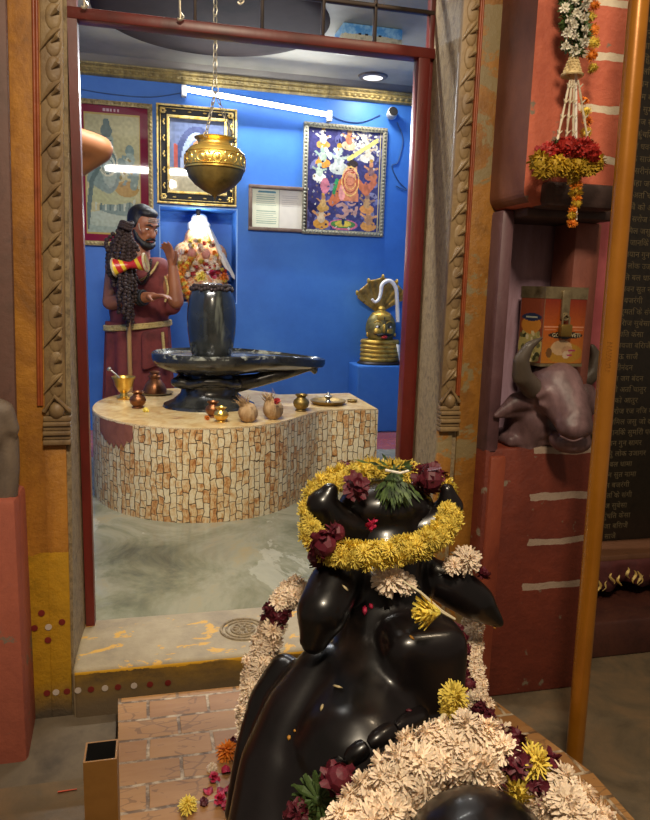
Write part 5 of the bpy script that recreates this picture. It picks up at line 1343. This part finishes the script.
# trunk, hump, rump and legs
pr += [('ch', [V(.34, .90, .14), V(.35, .70, .17), V(.36, .45, .17), V(.37, .25, .15)], [.13, .16, .165, .14])]
pr += [('s', A(482, 880, .56), (.085, .09, .085)), ('c', A(482, 895, .57), V(.36, .55, .2), .09, .14)]
pr += [('c', V(.22, 1.0, .045), V(.24, .78, .06), .04, .06), ('c', V(.46, 1.0, .045), V(.48, .78, .06), .04, .06), ('c', V(.17, .5, .06), V(.2, .25, .09), .055, .09), ('c', V(.55, .5, .06), V(.53, .25, .09), .055, .09), ('c', V(.17, .5, .04), V(.16, .68, .035), .04, .03), ('c', V(.55, .5, .04), V(.56, .68, .035), .04, .03)]
pr += [('c', V(.26, 1.0, .1), V(.30, .92, .25), .06, .09), ('c', V(.42, 1.0, .1), V(.38, .92, .25), .06, .09)]
nb = blob('body', pr, M_blackstone, t, .0062, 16)
blob('horn', [('ch', [A(364, 536, 1.09), A(346, 530, 1.08), A(330, 520, 1.07), A(322, 505, 1.065), A(330, 491, 1.065)], [.042, .041, .035, .027, .015])], M_blackstone, t, .005, 5)
blob('horn', [('ch', [A(404, 534, 1.09), A(424, 530, 1.08), A(441, 521, 1.075), A(450, 507, 1.07), A(447, 490, 1.07)], [.042, .041, .034, .024, .013])], M_blackstone, t, .005, 5)
# carved collar: slanted moulded segments along the back of the neck
M_collar = M_blackstone
bpy.context.view_layer.update()
def surf(px, py):
    dg = bpy.context.evaluated_depsgraph_get(); d = (P(px, py, 1.0)-EYE).normalized()
    ok, loc, nor, idx, ob, mt = bpy.context.scene.ray_cast(dg, EYE, d)
    return (loc, nor) if ok else (P(px, py, 1.0), V(0, -1, 0))
path = [surf(x, y)[0] for x, y in ((303, 794), (322, 778), (345, 762), (368, 745), (395, 728), (425, 713))]
path_ = [A(303, 792, .745), A(322, 776, .745), A(345, 760, .745), A(368, 743, .75), A(395, 727, .76), A(425, 712, .775)]
for i in range(0, 5, 2 if False else 1):
    a, c = path[i].lerp(path[i+1], .02), path[i].lerp(path[i+1], .98)
    MB().tube([a, a.lerp(c, .1), a.lerp(c, .3), a.lerp(c, .7), a.lerp(c, .92), c], [.005, .009, .0125, .0135, .011, .005], 16, flat=1).build('collar_segment', M_collar, t)
# flecks of gold leaf stuck on the stone
b = MB()
fleck = pm('gold_leaf_fleck', ['#b07a28'], 9, .5, 0)
# loose bits lying on the statue
def petal_thing(px, py, L, w, mat, label, name='petal', ang=0, cat='petal', group=None):
    loc, nor = surf(px, py); x = nor.orthogonal().normalized(); x = Quaternion(nor, ang) @ x; y = nor.cross(x)
    b = MB(); c = loc+nor*.0012
    vs = [c-x*L*.5, c-x*L*.1+y*w*.5, c+x*L*.35+y*w*.4, c+x*L*.5, c+x*L*.35-y*w*.4, c-x*L*.1-y*w*.5, c+nor*w*.25]
    o = b.add(vs, [(0, 1, 6), (1, 2, 6), (2, 3, 6), (3, 4, 6), (4, 5, 6), (5, 0, 6)]).build(name, mat, smooth=False); modbake(o, [('SOLIDIFY', dict(thickness=.0008))])
    return tag(o, label, cat, group)

# ------------------------------------------------------------------ garlands on the statue
def garland(name, path, r, kinds, label, step=None, rings=1, tube_r=.0, seed=5, closed=False, fr=None, limit=98, group=None):
    """flowers threaded along a string; kinds(t, rn) gives the flower at parameter t"""
    rn = random.Random(seed); t = thing(name, path[0], label, 'garland', group)
    MB().tube(path, .0025, 6, closed=closed).build('string', pm('cotton_string', ['#b8a888'], 30, .8, 0), t)
    L = [0]
    for a, c in zip(path, path[1:]): L.append(L[-1]+(c-a).length)
    tot = L[-1]; n = int(tot/(step or r*.8)); cnt = 0
    for i in range(n+1):
        s = tot*i/n; j = 0
        while j < len(L)-2 and L[j+1] < s: j += 1
        u = (s-L[j])/max(1e-9, L[j+1]-L[j]); p = path[j].lerp(path[j+1], u); tg = (path[j+1]-path[j]).normalized()
        up = tg.orthogonal().normalized(); w = tg.cross(up); k = kinds(i/n, rn)
        if rings == 1: flower(k, t, p+up*rn.uniform(-.003, .003)+w*rn.uniform(-.003, .003), r, None, rn=rn); cnt += 1
        else:
            a0 = rn.random()*6.28
            for q in range(rings):
                if cnt >= limit: break
                a = a0+2*PI*q/rings; d = up*math.cos(a)+w*math.sin(a)
                flower(k, t, p+d*tube_r, (fr or r)*(.9 if k == 'rose' else 1), d+tg*rn.uniform(-.3, .3), rn=rn); cnt += 1
    return t
# yellow garland wound round the horns
gp = spline([A(352, 476, 1.10), A(328, 484, 1.10), A(313, 504, 1.08), A(312, 530, 1.05), A(325, 548, 1.0), A(350, 556, .96), A(385, 553, .945), A(420, 545, .96), A(441, 534, 1.0), A(450, 512, 1.02)], 8)
garland('yellow_garland', gp, .0235, lambda t, rn: 'yel', 'thick yellow chrysanthemum garland looped around the horns of the black bull statue', step=.015, rings=3, tube_r=.009, fr=.0165, seed=2, limit=99)
gp = spline([A(345, 476, 1.12), A(362, 470, 1.13), A(378, 472, 1.13), A(400, 470, 1.14), A(425, 474, 1.13), A(440, 482, 1.12), A(449, 496, 1.10)], 8)
garland('yellow_garland', gp, .021, lambda t, rn: 'rose' if .62 < t < .86 else 'yel', 'thinner yellow and dark red garland crossing the top of the bull statue between the horns', step=.012, seed=3)
# roses and leaf bunch
def tagf(k, px, py, Y, r, label, cat='flower', axis=None, name='flower', group=None):
    return tag(flower(k, None, P(px, py, Y), r, axis, name), label, cat, group)
for (px, py, Y, r, lb) in ((355, 487, 1.05, .027, 'large dark red rose on top of the left horn, left of the green leaf bunch'), (347, 468, 1.12, .014, 'small dark red rose at the very top of the yellow garland, left of centre'),
        (430, 480, 1.07, .025, 'dark red rose above the right horn, right of the green leaf bunch'), (325, 545, .975, .026, 'upper dark red rose pressed into the yellow garland below the left horn'), (337, 533, .985, .022, 'dark red rose beside the inner curve of the left horn'), (317, 556, 1.0, .020, 'lowest dark red rose under the yellow garland, above the left ear'),
        (374, 526, 1.0, .0125, 'small bright red blossom on the yellow garland below the poll')):
    tagf('rose' if 'bright' not in lb else 'pink', px, py, Y, r, lb)
lf = thing('leaf_bunch', A(394, 484, 1.04), 'tied bunch of small dark green leaves between the horns', 'leaves')
b = MB(); rn = random.Random(9); c0 = A(394, 470, 1.06)
for i in range(260):
    d = V(rn.gauss(0, .40), -.35+rn.gauss(0, .3), -1 if rn.random() < .92 else .2).normalized(); L = rn.uniform(.012, .030); s_ = d.cross(V(0, -1, .2)).normalized()
    q = c0+d*rn.uniform(.0, .042); w_ = rn.uniform(.0018, .0038); m_ = q+d*L*.5
    b.add([q, m_-s_*w_, q+d*L, m_+s_*w_], [(0, 1, 2), (0, 2, 3)])
b.build('leaves', F_leaf, lf, smooth=False)
b = MB()
for i in range(8): d = V(rn.gauss(0, .25), -.3, -1).normalized(); b.tube([c0+V(0, 0, .01), c0+d*.05], .0012, 5)
b.build('stems', F_leaf, lf)
MB().tube([c0+V(-.022, -.02, .006), c0+V(0, -.03, .003), c0+V(.02, -.02, .004)], .0022, 6).build('tie', M_wcl, lf)
# cream blooms at the nape
for (px, py, Y, r, lb) in ((388, 579, .965, .024, 'cream chrysanthemum on the nape of the statue, below the yellow garland'), (405, 584, .97, .019, 'smaller cream bloom touching the right of the nape chrysanthemum'), (466, 560, 1.02, .024, 'cream bloom on the base of the right ear'), (452, 566, 1.01, .017, 'little cream bloom left of the one on the right ear')):
    tagf('cream', px, py, Y, r, lb, axis=(0, -.8, .5))
tagf('rose', 484, 573, 1.03, .012, 'small dark rose at the outer side of the cream bloom on the right ear')
yb_ = thing('yellow_flower', A(422, 604, .90), 'pale yellow side-lying blossom with a white stem on the right of the neck', 'flower')
b = MB(); rn = random.Random(4); c0, c1 = A(404, 598, .90), A(442, 612, .875)
petals(b, c1, .040, 110, .0035, rn, .80, V(-1, -.15, .12), .2); b.build('petals', petal_mat('pale_yellow_petals', '#f4e06c', '#e0c444', '#b08c30'), yb_, smooth=False)
MB().tube([A(404, 582, .91), A(420, 592, .885), c1, c1+V(.02, -.002, -.012)], [.0018, .002, .003, .002], 6).build('stem', pm('pale_stem', ['#c8bc9c'], 9, .6, 0), yb_)
# cream rope garlands down both sides
gp = spline([A(300, 590, 1.10), A(283, 600, 1.09), A(268, 640, 1.08), A(258, 665, 1.06), A(253, 700, 1.03), A(252, 738, 1.0)], 8)
garland('cream_garland', gp, .02, lambda t, rn: 'rose' if .18 < t < .30 else 'cream', 'cream flower rope with a dark red band hanging down the statue left side', step=.010, rings=3, tube_r=.010, fr=.0165, seed=6)
gp = spline([A(474, 605, 1.10), A(472, 640, 1.06), A(474, 670, 1.03), A(478, 700, .98), A(484, 722, .93)], 8)
garland('cream_garland', gp, .016, lambda t, rn: 'rose' if t > .88 or t < .06 else 'cream', 'narrow cream flower rope hanging behind the right side of the neck, under the right ear', step=.010, rings=2, tube_r=.006, fr=.016, seed=7)
garland('dark_rose_string', spline([A(455, 630, .95), A(465, 645, .945), A(462, 665, .94), A(470, 690, .92), A(478, 708, .90)], 6), .012, lambda t, rn: rn.choice(['rose', 'rose', 'cream']), 'short string of dark red petals along the right edge of the neck crest', step=.018, seed=8)
# big garland around the hump
cx_, cy_ = 0, 0
def ringp(a, k=1): return None
gp = spline([A(330, 880, .62), A(350, 842, .64), A(376, 810, .655), A(405, 783, .67), A(435, 757, .675), A(470, 752, .67), A(506, 764, .655), A(542, 788, .63), A(568, 815, .60), A(590, 860, .56)], 8)
def kb(t, rn):
    if .655 < t < .69 or .735 < t < .79: return 'rose'
    if .69 <= t <= .735: return 'yel'
    return 'cream'
garland('cream_garland', gp, .03, kb, 'very thick cream garland with dark red and yellow bands around the hump', step=.0175, rings=4, tube_r=.022, fr=.0215, seed=9, limit=99)
garland('cream_garland', [q+V(0, .010, .012) for q in gp[6:-6]], .02, lambda t, rn: kb((t*60+6)/72, rn), 'second cream flower string tucked against the far side of the thick hump garland', step=.014, rings=1, seed=10)
mgf = thing('marigold_bloom', A(452, 700, .72), 'yellow marigold with a white stem standing on the hump garland', 'flower')
flower('yel', mgf, A(453, 697, .72), .0215, (.2, -.7, .6)); flower('yel', mgf, A(452, 706, .715), .017, (0, -.8, -.2))
MB().tube([A(446, 712, .715), A(440, 722, .70), A(432, 736, .68)], .0032, 8).build('stem', pm('pale_stem', ['#c8bc9c'], 9, .6, 0), mgf)
tagf('leaf', 318, 800, .70, .030, 'sprig of dull green leaves beside the left end of the hump garland', 'leaves', name='leaf_sprig')
tagf('leaf', 305, 815, .70, .024, 'lower sprig of dull green leaves at the left bottom of the hump garland', 'leaves', name='leaf_sprig')
for (px, py, Y, r, lb) in ((338, 778, .69, .02, 'dark red rose tucked under the left shoulder of the hump garland'), (297, 812, .70, .016, 'dark red rose at the lower left end of the hump garland, by the leaves')): tagf('rose', px, py, Y, r, lb)

# ------------------------------------------------------------------ loose blossoms on the plinth
for px, py, k, r, lb in ((227, 752, 'org', .022, 'orange marigold on the plinth tiles, the highest of the loose flowers beside the statue'), (188, 806, 'yel', .017, 'pale yellow flower head lying flat on the plinth tiles at lower left'),
        (214, 778, 'pink', .012, 'crumpled pink rose petal on the plinth, above the others'), (220, 800, 'pink', .014, 'crumpled pink rose petal on the plinth, nearest the yellow flower head'), (231, 790, 'pink', .012, 'crumpled pink rose petal on the plinth against the statue base'), (228, 806, 'pink', .013, 'lowest crumpled pink rose petal on the plinth'), (233, 742, 'rose', .011, 'dark red petal cluster on the plinth under the left cream garland'), (204, 802, 'rose', .009, 'small dark petal cluster between the yellow flower head and the pink petals'), (212, 768, 'cream', .010, 'thin pale petals left of the orange marigold on the plinth'), (240, 812, 'rose', .012, 'dark rose at the very bottom beside the statue')):
    p = Pz(px, py, r*.5); tag(flower(k, None, p, r, (0, -.2, 1), 'petal_cluster' if k in ('pink', 'rose', 'cream') else 'flower'), lb, 'flower')
for px, py, lb in ((222, 790, 'flat pink rose petal between the crumpled ones on the plinth'), (208, 790, 'flat pink rose petal left of the others on the plinth'), (236, 801, 'flat pink rose petal lying against the statue on the plinth'), (226, 770, 'flat pink rose petal right under the orange marigold on the plinth')):
    p = Pz(px, py, .004); b = MB(); a = px*1.3; r_ = .011; vs = [p+V(r_*math.cos(a+k*PI/4)*(1 if k % 2 else .8), r_*math.sin(a+k*PI/4), .004*math.cos(k*PI/2)) for k in range(8)]+[p-V(0, 0, .002)]
    o = b.add(vs, [(k, (k+1) % 8, 8) for k in range(8)]).build('rose_petal', F_pink); modbake(o, [('SOLIDIFY', dict(thickness=.0008))]); tag(o, lb, 'petal')
# petals on the stone
bpy.context.view_layer.update()
Mw = pm('dried_pale_petal', ['#c8b890', '#a89468'], 30, .6, 0)
petal_thing(365, 611, .016, .008, F_pink, 'bright pink petal on the back of the neck', ang=.3)
petal_thing(371, 606, .010, .006, F_pink, 'tiny pink petal just above the bright pink one', ang=1.2)
petal_thing(338, 687, .020, .004, Mw, 'thin pale petal standing on the left of the neck, the upper of two', ang=1.5)
petal_thing(322, 708, .014, .006, Mw, 'pale curled petal on the left of the neck, the lower of two', ang=.4)
petal_thing(409, 711, .012, .009, F_rose, 'dark red petal on the collar of the statue', ang=.9)
petal_thing(289, 738, .008, .006, fleck, 'larger orange gold fleck on the left shoulder of the statue', 'gold_fleck', .4, 'fleck')
petal_thing(295, 731, .006, .004, fleck, 'smaller orange gold fleck on the left shoulder of the statue', 'gold_fleck', 1.4, 'fleck')
petal_thing(412, 638, .010, .004, fleck, 'gold fleck on the upper face of the neck crest', 'gold_fleck', 1.2, 'fleck')
petal_thing(495, 627, .007, .004, fleck, 'gold fleck at the tip of the right ear', 'gold_fleck', .5, 'fleck')
petal_thing(417, 585, .016, .004, Mw, 'pale strip of stem on the right of the nape', ang=1.5)
petal_thing(345, 588, .014, .004, Mw, 'pale stem bit hanging below the left of the yellow garland', ang=1.4)

# ================================================================== bull head carving, tin, hanging garland
BY = 1.55
bh = thing('bull_head_carving', (P(550, 440, BY).x, 1.58, nzc), 'purple-brown carved bull head with curved horns in the right-hand niche', 'carving')
M_bull = stone('bull_head_stone', ['#382628', '#5a4244', '#7c6062', '#443030'], None, None, 7, .25, .45)
def B(px, py, dy=0): return P(px, py, BY+dy)
pr = [('s', B(548, 392, .03), (.075, .08, .055)), ('ch', [B(555, 388, -.02), B(566, 403, -.06), B(573, 420, -.10)], [.068, .055, .045]), ('s', B(575, 427, -.115), (.046, .036, .030)), ('s', B(568, 400, -.085), (.026, .022, .028)), ('s', B(568, 422, -.11), (.03, .03, .024)),
      ('ch', [B(530, 415, .04), B(520, 440, .06), B(520, 448, .06)], [.06, .05, .05]), ('s', B(535, 425, .05), (.07, .06, .045)), ('s', B(575, 400, .05), (.05, .07, .06)),
      ('ch', [B(536, 398, .01), B(516, 402, .0), B(494, 416, -.0)], [.034, .024, .005]), ('ch', [B(532, 412, .02), B(514, 412, .01), B(496, 417, .0)], [.03, .016, .005]),
      ('ch', [B(538, 396, -.052), B(547, 391, -.064), B(557, 396, -.07)], [.008, .010, .007]), ('ch', [B(540, 404, -.052), B(548, 406, -.062), B(556, 404, -.066)], [.006, .008, .006]), ('s', B(548, 400, -.054), (.014, .014, .009)),
      ('s', B(570, 441, -.06), (.05, .055, .03)), ('b', V(.86, 1.56, nzc), V(1.10, 1.68, nzc+.03), .01)]
blob('head', pr, M_bull, bh, .005, 5)
blob('horn', [('ch', [B(545, 388, .0), B(532, 388, -.03), B(522, 376, -.055), B(521, 360, -.07), B(529, 346, -.08), B(543, 337, -.085)], [.026, .027, .024, .019, .012, .004])], stone('horn_stone', ['#3a302a', '#544a40', '#62564a'], None, None, 7, .2, .4), bh, .005, 5)
blob('horn', [('ch', [B(585, 380, .03), B(593, 372, .03), B(596, 358, .03), B(592, 346, .03)], [.022, .022, .018, .008])], MC.get('horn_stone') or bpy.data.materials['horn_stone'], bh, .005, 5)
b = MB().torus(B(566, 383, -.075), .011, .003, Matrix.Rotation(.9, 3, 'X'), 16, 6); b.build('forehead_ring', M_bull, bh)
b = MB().tube(spline([B(560, 436, -.135), B(572, 441, -.145), B(582, 438, -.14), B(590, 432, -.12)], 4), .0022, 6); b.build('mouth_line', M_bull, bh)

# tin box with cut corner
ty = 1.515; a = P(540, 366, ty); c = P(587, 297, ty)
x0, x1 = a.x, c.x; z0, z1 = a.z, c.z; dc_ = (x1-x0)
le = P(517, 366, ty+.075)
foot = [(x0, ty), (x1, ty), (x1+.02, ty+.03), (x1+.02, ty+.085), (x1, ty+.115), (x0, ty+.115), (le.x, ty+.075)]
tin = thing('tin_box', ((x0+x1)/2, ty+.05, z0), 'printed orange tin collection box with a padlock, resting on the carved bull head', 'tin box')
Mt = attr_mat('printed_tin', .3, .2, .1)
MB().prism(foot, z0, z1).build('tin_body', pm('orange_tin', ['#8c3c18', '#a04a1c'], 8, .35, .05, metal=.3), tin, smooth=False)
M_tin = pm('worn_tin', ['#6c5c44', '#9c8c6c', '#544632'], 16, .35, .1, metal=.75)
big = [((x-(x0+x1)/2)*1.03+(x0+x1)/2, (y-(ty+.05))*1.04+ty+.05) for x, y in foot]
MB().prism(big, z1-.006, z1+.022).build('lid', M_tin, tin, smooth=False)
MB().prism(big, z0-.001, z0+.006).build('bottom_rim', M_tin, tin, smooth=False)
w_, h_ = x1-x0, z1-z0-.012
def bgt(u, v):
    t_ = v/h_; k = [lin('#a0641c'), lin('#9c4c18'), lin('#742414')]; i = 0 if t_ < .5 else 1; f = (t_-.5*i)*2
    return tuple(k[i][q]*(1-f)+k[i+1][q]*f for q in range(3))+(1,)
pa = Paint(w_, h_, bgt); pa.e(w_*.55, h_*.16, w_*.44, h_*.16, '#966c20').e(w_*.48, h_*.24, w_*.26, h_*.12, '#ac8c68').e(w_*.62, h_*.20, w_*.14, h_*.07, '#9c7858').e(w_*.60, h_*.13, w_*.09, h_*.06, '#b09880').e(w_*.18, h_*.16, .008, .012, '#604020')
pa.s_([(w_*.66, h_*.2), (w_*.8, h_*.2)], .002, '#8c2c50').s_([(w_*.64, h_*.13), (w_*.74, h_*.13)], .002, '#8c2c50').e(w_*.55, h_*.435, w_*.42, h_*.055, '#2c2018')
pa.s_([(w_*.04, h_*.56), (w_*.42, h_*.56)], .0022, '#b87858').s_([(w_*.7, h_*.56), (w_*.96, h_*.56)], .0022, '#b87858').s_([(w_*.04, h_*.52), (w_*.3, h_*.52)], .0016, '#b87858').s_([(w_*.74, h_*.52), (w_*.96, h_*.52)], .0016, '#b87858')
pa.nz(200, .12, 2).panel('front_print', frameM((x0, ty-.0012, z0+.007), (1, 0, 0), (0, 0, 1)), 60, 80, Mt, tin, .001)
b = MB(); text_mb(b, 'GOO', .013, frameM((x0+w_*.36, ty-.0018, z0+.007+h_*.435), (1, 0, 0), (0, 0, 1)), .0003); text_mb(b, 'VETI', .013, frameM((x0+w_*.8, ty-.0018, z0+.007+h_*.435), (1, 0, 0), (0, 0, 1)), .0003)
b.build('lettering', pm('pale_print', ['#b0a080'], 30, .5, 0), tin, smooth=False)
sd = V(x0-le.x, ty-(ty+.075), 0); sl_ = sd.length; sn = sd.normalized().cross(V(0, 0, 1))
w2 = sl_
pa = Paint(w2, h_, '#7c3c28'); pa.e(w2*.5, h_*.25, w2*.5, h_*.32, '#a8985c').e(w2*.5, h_*.58, w2*.42, h_*.14, '#b87830').e(w2*.5, h_*.70, w2*.42, h_*.06, '#28304c')
rn = random.Random(5)
for i in range(30): pa.e(w2*(.1+.8*rn.random()), h_*(.02+.45*rn.random()), .007, .005, rn.choice(['#c8b890', '#5c5838', '#8c8454', '#3c3c24']), rn.random()*3)
pa.s_([(w2*.28, h_*.70), (w2*.72, h_*.70)], .002, '#9c9c8c').nz(200, .12, 2)
nn_ = sn if sn.y < 0 else -sn
pa.panel('side_print', frameM(V(le.x, ty+.075, z0+.007)+nn_*.0012, sd.normalized(), (0, 0, 1)), 40, 80, Mt, tin, .001)
mxx = x0+w_*.47
MB().rbox((mxx-.011, ty-.008, z1-.055), (mxx+.011, ty-.001, z1+.014), .002).torus((mxx, ty-.010, z1-.048), .008, .0022, Matrix.Rotation(PI/2, 3, 'X'), 16, 6).build('hasp', M_tin, tin)
pk = MB().rbox((mxx-.015, ty-.020, z1-.095), (mxx+.015, ty-.004, z1-.066), .003).build('padlock', M_brass_old, tin)
MB().tube([V(mxx-.009, ty-.012, z1-.068), V(mxx-.009, ty-.012, z1-.05), V(mxx, ty-.012, z1-.042), V(mxx+.009, ty-.012, z1-.05), V(mxx+.009, ty-.012, z1-.068)], .0025, 8).build('shackle', M_tin, pk)

# hanging garland with woven bell
GY = 1.385
hg = thing('hanging_garland', P(575, 100, GY), 'hanging garland of white buds, stems, red and yellow rows against the painted brick', 'garland')
def G(px, py, dy=0): return P(px, py, GY+dy)
MB().tube([G(575, -30), G(576, 60), G(576, 130), G(576, 220)], .003, 6).build('string', M_wcl, hg)
rn = random.Random(21)
for i in range(20):
    py = -28+78*i/19; px = 566+((i*7) % 3)*9+rn.uniform(-2, 2)
    flower('white', hg, G(px, py, -.01-.01*rn.random()), .0125, (rn.uniform(-.7, .7), -.8, rn.uniform(-.6, .4)), rn=rn)
    flower('leaf', hg, G(574+rn.uniform(-9, 9), py+3, .005), .020, rn=rn)
    if i % 2: flower('leaf', hg, G(574+rn.uniform(-10, 10), py, -.006), .016, rn=rn)
for i in range(8): flower(['org', 'yel'][i % 2], hg, G(592+rn.uniform(-2, 2), -20+12.5*i, .0), .013, rn=rn)
for i in range(5): flower(['org', 'yel'][i % 2], hg, G(585+rn.uniform(-3, 3), 100+11*i, .02), .014, rn=rn)
b = MB(); tpb = G(574, 52); prof = []
b.lathe([(.004, .0), (.007, -.008), (.011, -.022), (.016, -.036), (.022, -.046), (.019, -.046), (.004, -.02)], tpb, 20)
for i in range(6):
    for j in range(12):
        a = 2*PI*(j+.5*(i % 2))/12; r_ = .006+.0021*i; b.ell(tpb+V(r_*math.cos(a), r_*math.sin(a), -.007-.0062*i), (.003, .003, .0036), None, 6, 5)
b.tube([tpb, tpb+V(0, 0, .02)], .0035, 8)
b.torus(tpb+V(0, 0, -.045), .021, .0028, None, 24, 6); b.build('woven_bell', pm('straw_gold', ['#b09058', '#d8c08c', '#8c6c38'], 50, .5, .2), hg)
for x0_, x1_ in ((570, 557), (574, 573), (578, 588), (572, 566)):
    b = MB(); pts = [G(x0_*(1-t)+x1_*t, 80+62*t, -.01) for t in [i/8 for i in range(9)]]
    b.tube(pts, [.0018, .002, .0028, .0018, .0022, .003, .002, .0024, .0034], 7)
    for t in (1, 3, 5, 7):
        q = pts[t]
        for s_ in (-1, 1): b.tube([q, q+V(s_*.006, -.004, .007)], [.0025, .0008], 6)
    b.build('bud_stem', pm('ivory_stem', ['#d8ccb4', '#b8a480'], 30, .5, 0), hg)
    flower('leaf', hg, G(x1_, 140, -.01), .012, (0, 0, -1), rn=rn)
for i in range(12): flower('red', hg, G(543+4.6*i, 152+rn.uniform(-3, 3)-6*math.sin(PI*i/11), -.015+.02*math.cos(PI*i/11)), .0205, rn=rn)
for i in range(16): flower('olive', hg, G(539+3.8*i, 164+rn.uniform(-2, 2)+5*abs(math.sin(3*PI*i/15)), -.018), .0215, rn=rn)
for i in range(8): flower(['olive', 'org', 'olive', 'org'][i % 4], hg, G(575+rn.uniform(-2, 2)-(i > 5)*3, 180+6*i, .0), .0145-.0004*i, rn=rn)

# carved stone shoulder at the left edge
lc = thing('stone_bull_carving', (-.40, 1.5, zr), 'grey-brown worn stone carving cut off by the left edge, above the red wall', 'carving')
def L_(px, py, dy=0): return P(px, py, 1.52+dy)
blob('carving', [('ch', [L_(-14, 408, .0), L_(2, 412, .0), L_(12, 428, .0), L_(17, 436, .0)], [.03, .026, .016, .005]), ('ch', [L_(-10, 425, .02), L_(4, 440, .02), L_(8, 470, .02), L_(6, 495, .02)], [.04, .03, .024, .024]), ('s', L_(-18, 450, .04), (.07, .06, .09)), ('s', L_(-20, 430, .0), (.05, .05, .05)), ('b', V(-.5, 1.5, zr-.0), V(-.33, 1.6, zr+.04), .01)],
     stone('worn_grey_carving', ['#443a32', '#66584c', '#7a6a5a', '#4c4038'], None, None, 8, .3, .6), lc, .006, 5)
tag(MB().tube([P(60, 792, 1.2)*0+Pz(58, 792, OZ+.003), Pz(77, 789, OZ+.003)], [.006, .003], 6, flat=.3).build('red_petal', pm('orange_red_petal', ['#d04824'], 9, .6, 0)), 'small orange-red petal on the outer floor, left of the square post', 'petal')

# ------------------------------------------------------------------ lights
def area(name, loc, rot, size, power, col, sy=None):
    l = bpy.data.lights.new(name, 'AREA'); l.energy = power; l.color = col; l.size = size
    if sy: l.shape = 'RECTANGLE'; l.size_y = sy
    o = bpy.data.objects.new(name, l); C.objects.link(o); o.location = loc; o.rotation_euler = rot; return o
def point(name, loc, power, col, r=.03):
    l = bpy.data.lights.new(name, 'POINT'); l.energy = power; l.color = col; l.shadow_soft_size = r
    o = bpy.data.objects.new(name, l); C.objects.link(o); o.location = loc; return o
# tube light on the back wall
ta, tb = P(185, 89, YW-.07), P(330, 115, YW-.07)
tl = thing('tube_light', (ta+tb)/2, 'long glowing white fluorescent tube fixed above the pictures on the blue wall', 'tube light')
MB().tube([ta, tb], .015, 14).build('glass_tube', emis('tube_glow', '#f4f8ff', 9), tl)
MB().rbox((ta.x-.02, YW-.05, ta.z-.035), (ta.x+.01, YW, ta.z+.03), .004).rbox((tb.x-.01, YW-.05, tb.z-.03), (tb.x+.02, YW, tb.z+.035), .004).tube([V(ta.x, YW-.03, ta.z+.012), V(tb.x, YW-.03, tb.z+.012)], .012, 8).build('batten', M_white, tl)
area('tube_lamp', (ta+tb)/2+V(0, -.05, -.02), (math.radians(-42), 0, 0), 1.0, 24, (.93, .97, 1), .04)
cp = Pz(373, 76, ZC)
cl_ = thing('ceiling_light', (cp.x, cp.y, ZC), 'small round flush ceiling light near the far right corner of the sanctum', 'ceiling light')
MB().lathe([(0, -.012), (.062, -.012), (.068, -.004), (.068, 0), (0, 0)], (cp.x, cp.y, ZC), 32).build('diffuser', emis('diffuser_glow', '#fff6e6', .9), cl_)
MB().lathe([(.063, -.014), (.085, -.01), (.092, 0), (.064, 0)], (cp.x, cp.y, ZC), 32, cap=False).build('rim', pm('rim_brown', ['#6a5c50'], 5, .5, 0), cl_)
area('ceiling_lamp', (cp.x, cp.y, ZC-.03), (0, 0, 0), .12, 5, (1, .95, .85))
tf = thing('tube_light', (.02, 1.985, 2.04), 'white fluorescent tube above the doorway inside, reflected in the picture glass', 'tube light')
MB().tube([V(-.38, 1.955, 2.05), V(.42, 1.955, 2.03)], .014, 14).build('glass_tube', bpy.data.materials['tube_glow'], tf)
MB().rbox((-.41, 1.96, 2.015), (.45, 1.99, 2.065), .004).build('batten', M_white, tf)
area('tube_lamp', (.02, 1.99, 2.02), (math.radians(40), 0, 0), .9, 40, (1, .96, .88), .05)
point('niche_lamp', (bp.x, NY-.10, NZ1-.10), 3.5, (1, .95, .85), .03)
# unseen warm area lights, added overhead to light the hall side
area('unseen_hall_light', (.15, -.05, 2.2), (math.radians(22), 0, 0), .25, 34, (1, .84, .62))
area('unseen_hall_light_right', (1.05, .75, 2.2), (math.radians(35), 0, 0), .15, 5.5, (1, .78, .52))
w = bpy.data.worlds.new('world'); bpy.context.scene.world = w; w.use_nodes = True
w.node_tree.nodes['Background'].inputs[0].default_value = (1, .8, .62, 1); w.node_tree.nodes['Background'].inputs[1].default_value = .13
sc = bpy.context.scene; sc.view_settings.view_transform = 'Standard'; sc.view_settings.look = 'None'; sc.view_settings.gamma = 1; sc.view_settings.exposure = .22
try: sc.view_settings.use_curve_mapping = False
except Exception: pass
